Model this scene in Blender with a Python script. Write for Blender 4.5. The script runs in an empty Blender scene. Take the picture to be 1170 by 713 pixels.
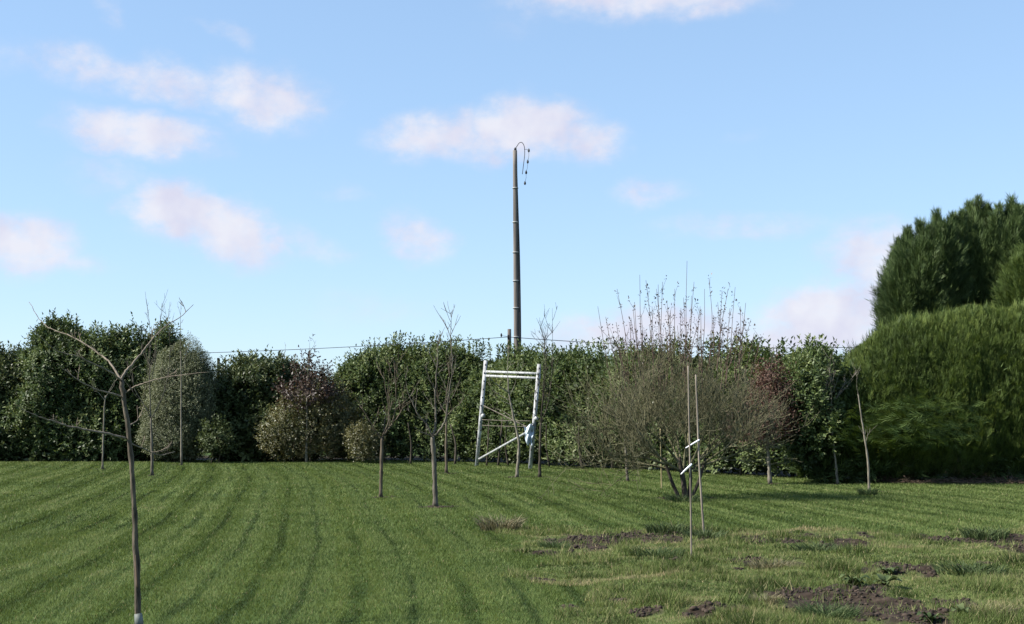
import bpy, math, random
import numpy as np
from mathutils import Vector

rng = np.random.default_rng(7)
random.seed(7)
scene = bpy.context.scene
COL = scene.collection

# ------------------------------------------------------------------ camera
F, CX, CY, HZ, EYE = 1500.0, 585.0, 356.5, 477.0, 1.6
TH = math.atan((HZ - CY) / F)
cam_d = bpy.data.cameras.new('camera')
cam_d.sensor_width = 36.0
cam_d.lens = 36.0 * F / 1170.0
cam_d.clip_start = 0.1
cam_d.clip_end = 6000
cam = bpy.data.objects.new('camera', cam_d)
cam.location = (0, 0, EYE)
cam.rotation_euler = (math.pi / 2 + TH, 0, 0)
COL.objects.link(cam)
scene.camera = cam


def ray(px, py):
    a, b = (px - CX) / F, (CY - py) / F
    return np.array([a, math.cos(TH) - b * math.sin(TH), math.sin(TH) + b * math.cos(TH)])


def at(px, py, Y):
    """point of the place seen at a photo position, Y metres in front of the viewer"""
    r = ray(px, py)
    return np.array([0, 0, EYE]) + r * (Y / r[1])


def G(px, py):
    r = ray(px, py)
    return np.array([0, 0, EYE]) + r * (-EYE / r[2])


# ------------------------------------------------------------------ materials
def newmat(name):
    m = bpy.data.materials.new(name)
    m.use_nodes = True
    nt = m.node_tree
    nt.nodes.clear()
    out = nt.nodes.new('ShaderNodeOutputMaterial')
    return m, nt, out


def N(nt, t, **kw):
    n = nt.nodes.new(t)
    for k, v in kw.items():
        setattr(n, k, v)
    return n


def ramp(nt, stops):
    r = N(nt, 'ShaderNodeValToRGB')
    e = r.color_ramp.elements
    while len(e) < len(stops):
        e.new(0.5)
    for i, (p, c) in enumerate(stops):
        e[i].position = p
        e[i].color = (*c, 1)
    return r


def leaf_mat(name, stops, rough=0.45, trans=0.22, tcol=None, spec=0.5, patch=0.0, patch_scale=0.8):
    m, nt, out = newmat(name)
    at_ = N(nt, 'ShaderNodeAttribute', attribute_name='rnd')
    cr = ramp(nt, stops)
    if patch > 0:      # shoots of one age grow in patches
        geo = N(nt, 'ShaderNodeNewGeometry')
        no = N(nt, 'ShaderNodeTexNoise')
        no.inputs['Scale'].default_value = patch_scale
        no.inputs['Detail'].default_value = 3
        nt.links.new(geo.outputs['Position'], no.inputs['Vector'])
        mr = N(nt, 'ShaderNodeMapRange')
        mr.inputs['From Min'].default_value = 0.3
        mr.inputs['From Max'].default_value = 0.7
        mr.inputs['To Min'].default_value = -patch
        mr.inputs['To Max'].default_value = patch
        nt.links.new(no.outputs['Fac'], mr.inputs['Value'])
        ad = N(nt, 'ShaderNodeMath', operation='ADD', use_clamp=True)
        nt.links.new(at_.outputs['Fac'], ad.inputs[0])
        nt.links.new(mr.outputs['Result'], ad.inputs[1])
        nt.links.new(ad.outputs[0], cr.inputs['Fac'])
    else:
        nt.links.new(at_.outputs['Fac'], cr.inputs['Fac'])
    p = N(nt, 'ShaderNodeBsdfPrincipled')
    p.inputs['Roughness'].default_value = rough
    p.inputs['Specular IOR Level'].default_value = spec
    nt.links.new(cr.outputs['Color'], p.inputs['Base Color'])
    t = N(nt, 'ShaderNodeBsdfTranslucent')
    hs = N(nt, 'ShaderNodeHueSaturation')
    hs.inputs['Hue'].default_value = 0.485
    hs.inputs['Saturation'].default_value = 1.1
    hs.inputs['Value'].default_value = 1.3
    nt.links.new(cr.outputs['Color'], hs.inputs['Color'])
    nt.links.new(hs.outputs['Color'], t.inputs['Color'])
    mx = N(nt, 'ShaderNodeMixShader')
    mx.inputs['Fac'].default_value = trans
    nt.links.new(p.outputs[0], mx.inputs[1])
    nt.links.new(t.outputs[0], mx.inputs[2])
    nt.links.new(mx.outputs[0], out.inputs['Surface'])
    return m


def bark_mat(name, c0, c1, scale=14.0, stretch=0.25, rough=0.9, bump=0.4):
    m, nt, out = newmat(name)
    tc = N(nt, 'ShaderNodeTexCoord')
    mp = N(nt, 'ShaderNodeMapping')
    mp.inputs['Scale'].default_value = (1, 1, stretch)
    nt.links.new(tc.outputs['Object'], mp.inputs['Vector'])
    no = N(nt, 'ShaderNodeTexNoise')
    no.inputs['Scale'].default_value = scale
    no.inputs['Detail'].default_value = 5
    nt.links.new(mp.outputs[0], no.inputs['Vector'])
    cr = ramp(nt, [(0.35, c0), (0.65, c1)])
    nt.links.new(no.outputs['Fac'], cr.inputs['Fac'])
    p = N(nt, 'ShaderNodeBsdfPrincipled')
    p.inputs['Roughness'].default_value = rough
    p.inputs['Specular IOR Level'].default_value = 0.2
    nt.links.new(cr.outputs['Color'], p.inputs['Base Color'])
    b = N(nt, 'ShaderNodeBump')
    b.inputs['Strength'].default_value = bump
    b.inputs['Distance'].default_value = 0.02
    nt.links.new(no.outputs['Fac'], b.inputs['Height'])
    nt.links.new(b.outputs[0], p.inputs['Normal'])
    nt.links.new(p.outputs[0], out.inputs['Surface'])
    return m


M = {}
M['laurel'] = leaf_mat('laurel_leaves', [(0.0, (0.0197, 0.0315, 0.0109)), (0.45, (0.0505, 0.0796, 0.0246)), (0.8, (0.0955, 0.1290, 0.0410)), (1.0, (0.1825, 0.2125, 0.0901))],
                       rough=0.55, trans=0.22, patch=0.3, spec=.3)
M['laurel_dark'] = leaf_mat('dark_laurel_leaves', [(0.0, (0.0215, 0.0327, 0.0114)), (0.6, (0.0512, 0.0714, 0.0243)), (1.0, (0.1487, 0.1739, 0.0715))],
                            rough=0.5, trans=0.18, patch=0.22, spec=.3)
M['grey_leaf'] = leaf_mat('grey_green_leaves', [(0.0, (0.0491, 0.0607, 0.0275)), (0.6, (0.1191, 0.1350, 0.0625)), (1.0, (0.2100, 0.2228, 0.1187))], rough=0.6, trans=0.2, patch=0.2)
M['yellow_leaf'] = leaf_mat('olive_yellow_leaves', [(0.0, (0.0320, 0.0410, 0.0120)), (0.5, (0.0800, 0.0820, 0.0280)), (1.0, (0.1760, 0.1640, 0.0720))], rough=0.5, trans=0.3, patch=0.25)
M['fresh_leaf'] = leaf_mat('fresh_green_leaves', [(0.0, (.025, .036, .012)), (0.5, (.055, .076, .026)), (1.0, (.10, .125, .05))], rough=0.6, trans=0.3, patch=0.2, spec=.3)
M['red_leaf'] = leaf_mat('dark_red_leaves', [(0.0, (.022, .014, .010)), (0.6, (.048, .028, .019)), (1.0, (.08, .052, .03))], rough=0.5, trans=0.25)
M['brown_leaf'] = leaf_mat('dry_brown_leaves', [(0.0, (0.0373, 0.0200, 0.0134)), (0.6, (0.0881, 0.0450, 0.0298)), (1.0, (0.1347, 0.0820, 0.0518))], rough=0.7, trans=0.25)
M['conifer'] = leaf_mat('clipped_conifer_foliage', [(0.0, (0.0252, 0.0407, 0.0096)), (0.5, (0.0596, 0.0923, 0.0175)), (1.0, (0.1178, 0.1493, 0.0318))], rough=0.65, trans=0.2, patch=0.25, patch_scale=0.5, spec=.3)
M['cypress'] = leaf_mat('cypress_foliage', [(0.0, (0.0236, 0.0406, 0.0135)), (0.5, (0.0506, 0.0813, 0.0240)), (1.0, (0.0929, 0.1329, 0.0420))], rough=0.65, trans=0.15, patch=0.2, spec=.3)
M['cypress_pale'] = leaf_mat('pale_cypress_foliage', [(0.0, (0.0275, 0.0447, 0.0103)), (0.5, (0.0578, 0.0918, 0.0182)), (1.0, (0.1034, 0.1403, 0.0324))], rough=0.65, trans=0.2, patch=0.2, spec=.3)
M['grass'] = leaf_mat('grass_blades', [(0.0, (0.0333, 0.0514, 0.0133)), (0.3, (0.0690, 0.1007, 0.0265)), (0.65, (0.1131, 0.1477, 0.0441)), (0.88, (0.1784, 0.1819, 0.0772)), (1.0, (0.2856, 0.2354, 0.1323))], rough=0.7, trans=0.3, spec=.15)
M['weed'] = leaf_mat('weed_leaves', [(0.0, (.022, .038, .012)), (0.6, (.05, .075, .026)), (1.0, (.10, .125, .05))], rough=0.7, trans=0.2, spec=.2)
M['blue_grass'] = leaf_mat('coarse_blue_green_grass', [(0.0, (.022, .042, .014)), (0.6, (.05, .082, .028)), (1.0, (.12, .14, .06))], rough=0.7, trans=0.25, spec=.2)
M['dry_grass'] = leaf_mat('dry_grass', [(0.0, (.05, .055, .02)), (0.6, (.12, .11, .05)), (1.0, (.24, .2, .11))], rough=0.7, trans=0.25)
M['bark_grey'] = bark_mat('grey_bark', (.05, .043, .034), (.135, .12, .095), 22)
M['bark_pale'] = bark_mat('pale_bark', (.095, .083, .064), (.21, .19, .15), 22)
M['bark_branch'] = bark_mat('pale_brown_branches', (.09, .074, .055), (.21, .175, .135), 40, 0.3)
M['bark_dark'] = bark_mat('dark_bark', (.025, .021, .016), (.07, .058, .044), 18)
M['bark_brown'] = bark_mat('brown_bark', (.045, .035, .025), (.13, .105, .075), 30, 0.12)
M['bark_fore'] = bark_mat('rough_brown_bark', (.03, .025, .018), (.12, .098, .072), 38, 0.15, bump=1.0)
M['twig'] = bark_mat('olive_brown_twigs', (.078, .074, .040), (.165, .154, .090), 10)
M['wand'] = bark_mat('reddish_brown_wands', (.06, .04, .032), (.12, .085, .065), 10)
M['wood_wound'] = bark_mat('split_bark_wood', (.05, .034, .024), (.15, .105, .075), 40, 0.1)
M['guard'] = bark_mat('pale_grey_guard', (.09, .10, .09), (.18, .195, .175), 25, 0.4, 0.6, 0.2)
M['pole'] = bark_mat('weathered_pole_wood', (.068, .058, .052), (.172, .153, .138), 9, 0.06, bump=.6)
M['pole_dark'] = bark_mat('dark_cable_guard', (.022, .022, .024), (.05, .05, .052), 9, 0.1, 0.6, 0.1)
M['band'] = bark_mat('galvanised_band', (.2, .2, .19), (.36, .36, .35), 30, 1, 0.5, 0.1)
M['white'] = bark_mat('flaking_white_paint', (.17, .17, .17), (.47, .475, .48), 9, 0.45, 0.7, 0.3)
M['grey_bar'] = bark_mat('weathered_grey_bar', (.22, .23, .23), (.42, .43, .43), 12, 1, 0.6, 0.2)
M['stake'] = bark_mat('weathered_stake', (.12, .10, .08), (.26, .225, .18), 30, 0.06)
M['bamboo'] = bark_mat('yellow_cane', (.17, .14, .07), (.29, .25, .14), 30, 0.1)
M['tape'] = bark_mat('white_tape', (.62, .64, .68), (.8, .8, .82), 20, 1, 0.5, 0.1)
M['sheet'] = bark_mat('pale_blue_plastic_sheet', (.25, .31, .38), (.50, .55, .60), 6, 0.6, 0.4, 0.4)
M['rock'] = bark_mat('pale_grey_stone', (.16, .16, .15), (.38, .37, .35), 9, 1)
M['wire'] = bark_mat('black_cable', (.03, .03, .035), (.05, .05, .055), 5, 1, 0.5, 0)
M['soil'] = bark_mat('dark_soil_clods', (.014, .010, .008), (.055, .040, .030), 16, 1)
M['litter'] = bark_mat('dry_brown_sticks', (.05, .035, .025), (.17, .12, .085), 12, 1)


# ------------------------------------------------------------------ mesh helpers
def link_mesh(name, V, quads=None, tris=None, mat=None, parent=None, rnd=None, smooth=False):
    me = bpy.data.meshes.new(name)
    V = np.asarray(V, dtype=np.float64)
    if parent is not None:
        V = V - np.array((parent if '_loc' in parent else parent.parent)['_loc'])
    nq = 0 if quads is None else len(quads)
    ntr = 0 if tris is None else len(tris)
    idx, starts = [], []
    if nq:
        idx.append(np.asarray(quads).ravel())
        starts.append(np.arange(nq) * 4)
    if ntr:
        idx.append(np.asarray(tris).ravel())
        starts.append(nq * 4 + np.arange(ntr) * 3)
    idx = np.concatenate(idx).astype(np.int32)
    starts = np.concatenate(starts).astype(np.int32)
    me.vertices.add(len(V))
    me.vertices.foreach_set('co', V.astype(np.float32).ravel())
    me.loops.add(len(idx))
    me.loops.foreach_set('vertex_index', idx)
    me.polygons.add(len(starts))
    me.polygons.foreach_set('loop_start', starts)
    me.update(calc_edges=True)
    if smooth:
        me.polygons.foreach_set('use_smooth', np.ones(len(starts), dtype=bool))
    if rnd is not None:
        a = me.attributes.new('rnd', 'FLOAT', 'POINT')
        a.data.foreach_set('value', np.asarray(rnd, dtype=np.float32))
    if mat is not None:
        me.materials.append(mat)
    o = bpy.data.objects.new(name, me)
    COL.objects.link(o)
    if parent is not None:
        o.parent = parent
    return o


def tag(o, label=None, cat=None, group=None, kind=None):
    if label: o['label'] = label
    if cat: o['category'] = cat
    if group: o['group'] = group
    if kind: o['kind'] = kind
    return o


ROOTS = []


def thing(name, label, cat, loc, group=None):
    o = bpy.data.objects.new(name, None)
    o.empty_display_size = 0.3
    o.location = tuple(float(v) for v in loc)
    o['_loc'] = [float(v) for v in loc]
    COL.objects.link(o)
    ROOTS.append(o)
    return tag(o, label, cat, group)


def unit(v):
    v = np.asarray(v, float)
    return v / (np.linalg.norm(v, axis=-1, keepdims=True) + 1e-9)


class MB:
    def __init__(s):
        s.V, s.Q, s.T, s.n = [], [], [], 0

    def tube(s, pts, rad, sides=5, cap=True):
        P = np.asarray(pts, float)
        k = len(P)
        R = np.asarray(rad, float) if np.ndim(rad) else np.full(k, float(rad))
        T = np.empty_like(P)
        T[1:-1] = P[2:] - P[:-2]
        T[0] = P[1] - P[0]
        T[-1] = P[-1] - P[-2]
        T = unit(T)
        main = unit(P[-1] - P[0])
        ref = np.array([1., 0, 0]) if abs(main[0]) < 0.7 else np.array([0., 1., 0])
        A = unit(np.cross(T, ref))
        B = np.cross(T, A)
        an = np.arange(sides) * 2 * math.pi / sides
        ring = P[:, None, :] + R[:, None, None] * (np.cos(an)[None, :, None] * A[:, None, :] + np.sin(an)[None, :, None] * B[:, None, :])
        s.V.append(ring.reshape(-1, 3))
        i = np.arange(k - 1)[:, None] * sides
        j = np.arange(sides)[None, :]
        jn = (j + 1) % sides
        q = np.stack([i + j, i + jn, i + sides + jn, i + sides + j], -1).reshape(-1, 4) + s.n
        s.Q.append(q)
        s.n += k * sides
        if cap:
            s.V.append(P[[0, -1]])
            b0 = s.n - k * sides
            e0 = s.n - sides
            for j in range(sides):
                s.T.append((s.n, b0 + (j + 1) % sides, b0 + j))
                s.T.append((s.n + 1, e0 + j, e0 + (j + 1) % sides))
            s.n += 2

    def bar(s, p0, p1, w, h, side=(0, 1, 0)):
        p0, p1 = np.asarray(p0, float), np.asarray(p1, float)
        t = unit(p1 - p0)
        b = unit(np.cross(t, side))
        c = np.cross(b, t)
        c, b = c * h / 2, b * w / 2
        V = [p0 - b - c, p0 + b - c, p0 + b + c, p0 - b + c, p1 - b - c, p1 + b - c, p1 + b + c, p1 - b + c]
        s.V.append(np.array(V))
        s.Q.append(np.array([(3, 2, 1, 0), (4, 5, 6, 7), (0, 1, 5, 4), (1, 2, 6, 5), (2, 3, 7, 6), (3, 0, 4, 7)]) + s.n)
        s.n += 8

    def blob(s, c, r, seed=0, segs=10, rings=7, rough=.18):
        c, r = np.asarray(c, float), np.asarray(r, float) * np.ones(3)
        lr = np.random.default_rng(seed)
        V = [[0, 0, 1.0]]
        for i in range(1, rings):
            th = math.pi * i / rings
            for j in range(segs):
                ph = 2 * math.pi * j / segs
                V.append([math.sin(th) * math.cos(ph), math.sin(th) * math.sin(ph), math.cos(th)])
        V.append([0, 0, -1.0])
        V = np.array(V)
        V *= (1 + rough * vnoise(V * 1.6, 1.5, seed))[:, None]
        s.V.append(c + V * r)
        q = []
        for i in range(rings - 2):
            for j in range(segs):
                a = 1 + i * segs
                q.append((a + j, a + segs + j, a + segs + (j + 1) % segs, a + (j + 1) % segs))
        s.Q.append(np.array(q) + s.n)
        last = len(V) - 1
        for j in range(segs):
            s.T.append((s.n, s.n + 1 + j, s.n + 1 + (j + 1) % segs))
            a = 1 + (rings - 2) * segs
            s.T.append((s.n + last, s.n + a + (j + 1) % segs, s.n + a + j))
        s.n += len(V)

    def build(s, name, mat, parent=None, smooth=False):
        return link_mesh(name, np.concatenate(s.V), np.concatenate(s.Q) if s.Q else None,
                         np.array(s.T) if s.T else None, mat, parent, smooth=smooth)


def vnoise(P, freq, seed, octs=5):
    r = np.random.default_rng(seed + 1000)
    out = np.zeros(len(P))
    D = P.shape[1]
    for k in range(octs):
        d = r.normal(size=D)
        d /= np.linalg.norm(d)
        f = freq * (0.7 + 0.9 * r.random())
        out += np.sin(P @ d * f * 2 + r.random() * 6.28)
    return out / octs * 1.5


def spline(pts, n=4):
    """Catmull-Rom through the points"""
    P = np.asarray(pts, float)
    if len(P) < 3:
        t = np.linspace(0, 1, n + 1)[:, None]
        return P[0] + (P[-1] - P[0]) * t
    Q = np.vstack([2 * P[0] - P[1], P, 2 * P[-1] - P[-2]])
    out = []
    for i in range(1, len(Q) - 2):
        for t in np.linspace(0, 1, n, endpoint=False):
            a, b, c, d = Q[i - 1], Q[i], Q[i + 1], Q[i + 2]
            out.append(0.5 * (2 * b + (c - a) * t + (2 * a - 5 * b + 4 * c - d) * t * t + (3 * b - a - 3 * c + d) * t ** 3))
    out.append(P[-1])
    return np.array(out)


def leaf_arrays(B, D, Nn, L, W, rnd, cup=0.12, fold=0.0):
    """diamond leaves; returns verts, quads, rnd per vertex"""
    S = unit(np.cross(D, Nn))
    Nn = np.cross(S, D)
    L = L[:, None]
    W = W[:, None]
    mid = B + D * L * 0.45
    V = np.stack([B, mid - S * W / 2 + Nn * L * cup, B + D * L - Nn * L * cup * .6, mid + S * W / 2 + Nn * L * cup], 1).reshape(-1, 3)
    n = len(B)
    Q = np.arange(n * 4).reshape(n, 4)
    return V, Q, np.repeat(rnd, 4)


def rand_unit(n, r):
    return unit(r.normal(size=(n, 3)))


def shoots(P, Nm, nleaf, L, Wf, r, slen=0.28, up=0.6, spread=0.9):
    """leafy shoots (laurel like): leaves spiral up a short stem"""
    n = len(P)
    sd = unit(0.6 * Nm + np.array([0, 0, up]) + 0.45 * rand_unit(n, r))
    a0 = unit(np.cross(sd, rand_unit(n, r)))
    b0 = np.cross(sd, a0)
    ph = r.random(n) * 6.28
    srnd = r.random(n)
    Vs, Rs, tot = [], [], []
    Bs, Ds, Ns, Ls = [], [], [], []
    for k in range(nleaf):
        a = ph + k * 2.399
        rad = a0 * np.cos(a)[:, None] + b0 * np.sin(a)[:, None]
        f = k / max(1, nleaf - 1)
        ld = unit(rad * (spread * (1.1 - 0.6 * f)) + sd * (0.25 + 0.6 * f) + np.array([0, 0, -0.12]) + 0.15 * rand_unit(n, r))
        nn = unit(sd - ld * np.sum(sd * ld, 1)[:, None] + 0.2 * rand_unit(n, r))
        Bs.append(P + sd * (slen * f * (0.7 + 0.6 * r.random(n)))[:, None])
        Ds.append(ld)
        Ns.append(nn)
        Ls.append(L * (0.65 + 0.6 * r.random(n)))
        Rs.append(np.clip(0.55 * srnd + 0.35 * r.random(n) + 0.12 * f, 0, 1))
    B, D, Nn, LL = np.concatenate(Bs), np.concatenate(Ds), np.concatenate(Ns), np.concatenate(Ls)
    R = np.concatenate(Rs)
    return leaf_arrays(B, D, Nn, LL, LL * Wf, R)


def sprays(P, Nm, nb, L, W, r, up=0.9, out=0.5, jitter=0.35):
    """conifer sprays: narrow blades fanned along an axis"""
    n = len(P)
    ax = unit(out * Nm + np.array([0, 0, up]) + jitter * rand_unit(n, r))
    sd = unit(np.cross(ax, rand_unit(n, r)))
    nn = np.cross(sd, ax)
    srnd = r.random(n)
    Bs, Ds, Ns, Ls, Rs = [], [], [], [], []
    for k in range(nb):
        f = k / max(1, nb - 1)
        sg = 1 if k % 2 else -1
        spread = 0.65 * (1 - 0.8 * f)
        d = unit(ax + sd * sg * spread + 0.12 * rand_unit(n, r))
        Bs.append(P + ax * (L * 0.8 * f))
        Ds.append(d)
        Ns.append(unit(nn + .25 * rand_unit(n, r)))
        Ls.append(L * (0.55 + 0.5 * r.random(n)))
        Rs.append(np.clip(0.6 * srnd + 0.25 * r.random(n) + 0.15 * f, 0, 1))
    B, D, Nn, LL, R = (np.concatenate(x) for x in (Bs, Ds, Ns, Ls, Rs))
    return leaf_arrays(B, D, Nn, LL, np.full(len(LL), W) * (0.7 + 0.6 * r.random(len(LL))), R, cup=0.06)


def ellipsoid_points(lumps, dens, r, inner=0.5, bump=0.12, seed=0, zmin=0.12, thick=.45):
    """points and normals on the outer shell of a union of ellipsoids: (cx,cy,cz,rx,ry,rz)"""
    Ps, Ns = [], []
    lumps = np.asarray(lumps, float)
    for i, (cx, cy, cz, rx, ry, rz) in enumerate(lumps):
        area = 4 * math.pi * ((rx * ry) ** 1.6 / 3 + (rx * rz) ** 1.6 / 3 + (ry * rz) ** 1.6 / 3) ** (1 / 1.6)
        n = int(area * dens)
        d = rand_unit(n, r)
        rr = np.array([rx, ry, rz])
        fb = 1 + bump * vnoise(d * rr, 1.6, seed + i) + 0.35 * bump * vnoise(d * rr, 4.5, seed + i + 50)
        depth = 1 - (r.random(n) ** 2) * thick / rr.min()
        p = np.array([cx, cy, cz]) + d * rr * (fb * depth)[:, None]
        nn = unit(d / rr)
        keep = p[:, 2] > zmin
        for j, (ax, ay, az, bx, by, bz) in enumerate(lumps):
            if j != i:
                q = (p - np.array([ax, ay, az])) / np.array([bx, by, bz])
                keep &= (q ** 2).sum(1) > inner
        Ps.append(p[keep])
        Ns.append(nn[keep])
    return np.concatenate(Ps), np.concatenate(Ns)


def hedge_points(path, H, a, dens, r, bump=0.25, freq=1.3, seed=0, thick=0.5, pw=3.0, tmax=0.8, cap0=0.0, cap1=0.0, zmin=0.1, flo=0.0, zs=1.0):
    """shell of a hedge with a rounded box section, following a centre line"""
    path = np.asarray(path, float)
    seg = np.linalg.norm(np.diff(path, axis=0), axis=1)
    cum = np.concatenate([[0], np.cumsum(seg)])
    tot = cum[-1]
    hmean = float(np.mean([H(s / tot) for s in np.linspace(0, 1, 9)]))
    n = int(tot * (2 * hmean + 2 * a) * tmax * dens)
    s = r.random(n) * tot
    if cap0 > 0:
        extra = int(n * 0.12)
        s[:extra] = (r.random(extra) ** 2) * cap0
    X = np.interp(s, cum, path[:, 0])
    Yc = np.interp(s, cum, path[:, 1])
    i = np.clip(np.searchsorted(cum, s) - 1, 0, len(seg) - 1)
    t = np.diff(path, axis=0)[i] / seg[i][:, None]
    nb = np.stack([-t[:, 1], t[:, 0]], 1)        # away from the viewer for a path running +x
    tv = r.random(n)
    # even along the perimeter: front face, then top, then the start of the back
    th = np.where(tv < 0.55, (tv / 0.55) * 0.30 * math.pi, 0.30 * math.pi + (tv - 0.55) / 0.45 * (tmax - 0.30) * math.pi)
    e = 2.0 / pw
    c, si = np.cos(th), np.sin(th)
    dl = -np.sign(c) * np.abs(c) ** e
    zl = np.abs(si) ** e
    Hs = np.array([H(v) for v in np.linspace(0, 1, 80)])
    h = np.interp(s / tot, np.linspace(0, 1, 80), Hs)
    k = np.ones(n)
    nt = np.zeros(n)
    if cap0 > 0:
        m = s < cap0
        k[m] = np.sqrt(np.clip(1 - ((cap0 - s[m]) / cap0) ** 2, 0.0, 1))
        nt[m] = -(cap0 - s[m]) / cap0
    if cap1 > 0:
        m = s > tot - cap1
        k[m] = np.sqrt(np.clip(1 - ((s[m] - tot + cap1) / cap1) ** 2, 0.0, 1))
        nt[m] = (s[m] - tot + cap1) / cap1
    kz = 0.35 + 0.65 * k
    d = a * dl * k
    z = h * zl * kz
    gn = np.sign(dl) * np.abs(dl) ** (pw - 1) / a
    gz = np.abs(zl) ** (pw - 1) / h
    g = np.sqrt(gn ** 2 + gz ** 2) + 1e-6
    gn, gz = gn / g, gz / g
    nt2 = nt * 1.2
    Nv = unit(np.stack([nb[:, 0] * gn + t[:, 0] * nt2, nb[:, 1] * gn + t[:, 1] * nt2, gz + 0.05], 1))
    P = np.stack([X + nb[:, 0] * d, Yc + nb[:, 1] * d, z], 1)
    Pz = P * np.array([1, 1, zs])
    disp = bump * vnoise(Pz, freq, seed) + 0.4 * bump * vnoise(Pz, freq * 3, seed + 7) - thick * r.random(n) ** 2
    if flo > 0:                                   # tucked under at the foot
        disp -= flo * np.clip(1 - P[:, 2] / 0.9, 0, 1)
    P = P + Nv * disp[:, None]
    keep = P[:, 2] > zmin
    return P[keep], Nv[keep]


def skirt(path, a, n, zmax, r):
    """leaves close to the ground under a hedge"""
    path = np.asarray(path, float)
    cum = np.concatenate([[0], np.cumsum(np.linalg.norm(np.diff(path, axis=0), axis=1))])
    q = r.random(n) * cum[-1]
    X, Y_ = np.interp(q, cum, path[:, 0]), np.interp(q, cum, path[:, 1])
    P = np.stack([X + r.normal(size=n) * .1, Y_ - a * (.95 - 1.5 * r.random(n) ** 2), .03 + zmax * r.random(n)], 1)
    return P, unit(rand_unit(n, r) * .6 + np.array([0, -.7, .2]))


def stems(root, spots, mat, h, r0, lean=0.15, name='stem'):
    for (x, y) in spots:
        mb = MB()
        top = np.array([x + random.uniform(-lean, lean) * h, y + random.uniform(-.2, .6), h * random.uniform(.8, 1.1)])
        midp = np.array([x + random.uniform(-.12, .12), y, h * .45])
        P = spline([(x, y, -0.05), midp, top], 4)
        mb.tube(P, np.linspace(r0 * random.uniform(.7, 1.2), r0 * .4, len(P)), 6)
        mb.build(name, mat, root, True)


# ------------------------------------------------------------------ mowing pattern and bare patches (shared by ground and blades)
def mow_u(x, y):
    return x + 0.10 * y + 0.0021 * (y - 10) ** 2 + 0.06 * np.sin(0.4 * y + 0.5 * x) + 0.018 * np.sin(1.3 * y - 0.6 * x)


def inpoly(x, y, poly):
    c = np.zeros(len(x), bool)
    n = len(poly)
    for i in range(n):
        x0, y0 = poly[i]
        x1, y1 = poly[(i + 1) % n]
        cond = (y0 > y) != (y1 > y)
        with np.errstate(divide='ignore', invalid='ignore'):
            c ^= cond & (x < (x1 - x0) * (y - y0) / (y1 - y0 + 1e-12) + x0)
    return c


def mow_shade(x, y):
    """pass number, its own random value, wheel groove 0/1"""
    u = mow_u(x, y)
    cell = 0.49
    k = np.floor(u / cell)
    fr = u / cell - k
    hs = np.modf(np.abs(np.sin(k * 12.9898) * 43758.5453))[0]
    P2 = np.stack([x, y], 1)
    gw = 0.10 + 0.09 * hs
    d = np.abs(fr - 0.5 + 0.045 * vnoise(P2, 1.2, 41))
    br = np.clip(0.75 + 0.9 * vnoise(P2, 0.45, 42) - 0.3 * hs, 0.15, 1)
    return k, hs, np.clip((gw - d) / 0.06, 0, 1) * br


ROUGH_POLY = [tuple(G(*p)[:2]) for p in [(566, 603), (640, 601), (720, 603), (800, 603), (900, 605), (1000, 606), (1100, 604), (1300, 600), (1700, 800), (1200, 1000), (800, 900), (720, 760), (655, 690), (612, 645)]]


def rough_mask(x, y):
    P2 = np.stack([x, y], 1)
    jx = 0.35 * vnoise(P2, 1.1, 3) + 0.15 * vnoise(P2, 4, 4)
    jy = 0.45 * vnoise(P2, 1.1, 5) + 0.2 * vnoise(P2, 4, 6)
    return inpoly(x + jx, y + jy, ROUGH_POLY)


SOILS = [(715, 613, 68, 5), (690, 617, 40, 4), (762, 608, 26, 4), (985, 690, 75, 17), (920, 681, 45, 7), (1040, 702, 40, 12), (1032, 651, 38, 6),
         (1010, 643, 20, 4), (920, 646, 17, 3.5), (846, 641, 24, 4), (1146, 613, 40, 6), (1160, 622, 24, 4), (880, 615, 30, 3), (930, 613, 32, 3.5),
         (640, 632, 26, 3), (965, 622, 25, 3), (1095, 690, 18, 4), (1120, 652, 26, 3), (770, 640, 18, 2.5), (1060, 612, 22, 3)]
for (px_t, py_t, r_t) in [(497, 578, .30), (435, 567, .26), (510, 540, .28), (174, 543, .3), (117, 535, .28), (207, 530.5, .28), (591, 544, .3), (617, 544, .3), (717, 548.5, .28), (880, 551, .34), (957, 551.5, .3), (993, 560.5, .25), (158, 714, .16), (783, 569, .5), (790, 641, .12)]:
    g_ = G(px_t, py_t)
    SOILS.append((px_t, py_t, r_t * F / g_[1], r_t * .85 * EYE * F / g_[1] ** 2))
_r = random.Random(5)
for _ in range(34):
    SOILS.append((_r.uniform(620, 1230), 608 + 100 * _r.random() ** 1.6, _r.uniform(8, 26), _r.uniform(1.6, 4)))
SOIL_E = []
for (px, py, rx, ry) in SOILS:
    c = G(px, py)
    y0, y1 = G(px, py + ry)[1], G(px, py - ry)[1]
    SOIL_E.append((c[0], c[1], 1.3 * rx / F * c[1], max(0.14, (y1 - y0) / 2) * 1.3))


def soil_val(x, y):
    """>0 inside a bare patch"""
    P2 = np.stack([x, y], 1)
    w = 0.30 * vnoise(P2, 2.6, 11) + 0.36 * vnoise(P2, 7.0, 12)
    v = np.full(len(x), -9.0)
    for (cx, cy, rx, ry) in SOIL_E:
        d = np.sqrt(((x - cx) / rx) ** 2 + ((y - cy) / ry) ** 2)
        v = np.maximum(v, 1 - d)
    return v + w


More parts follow.
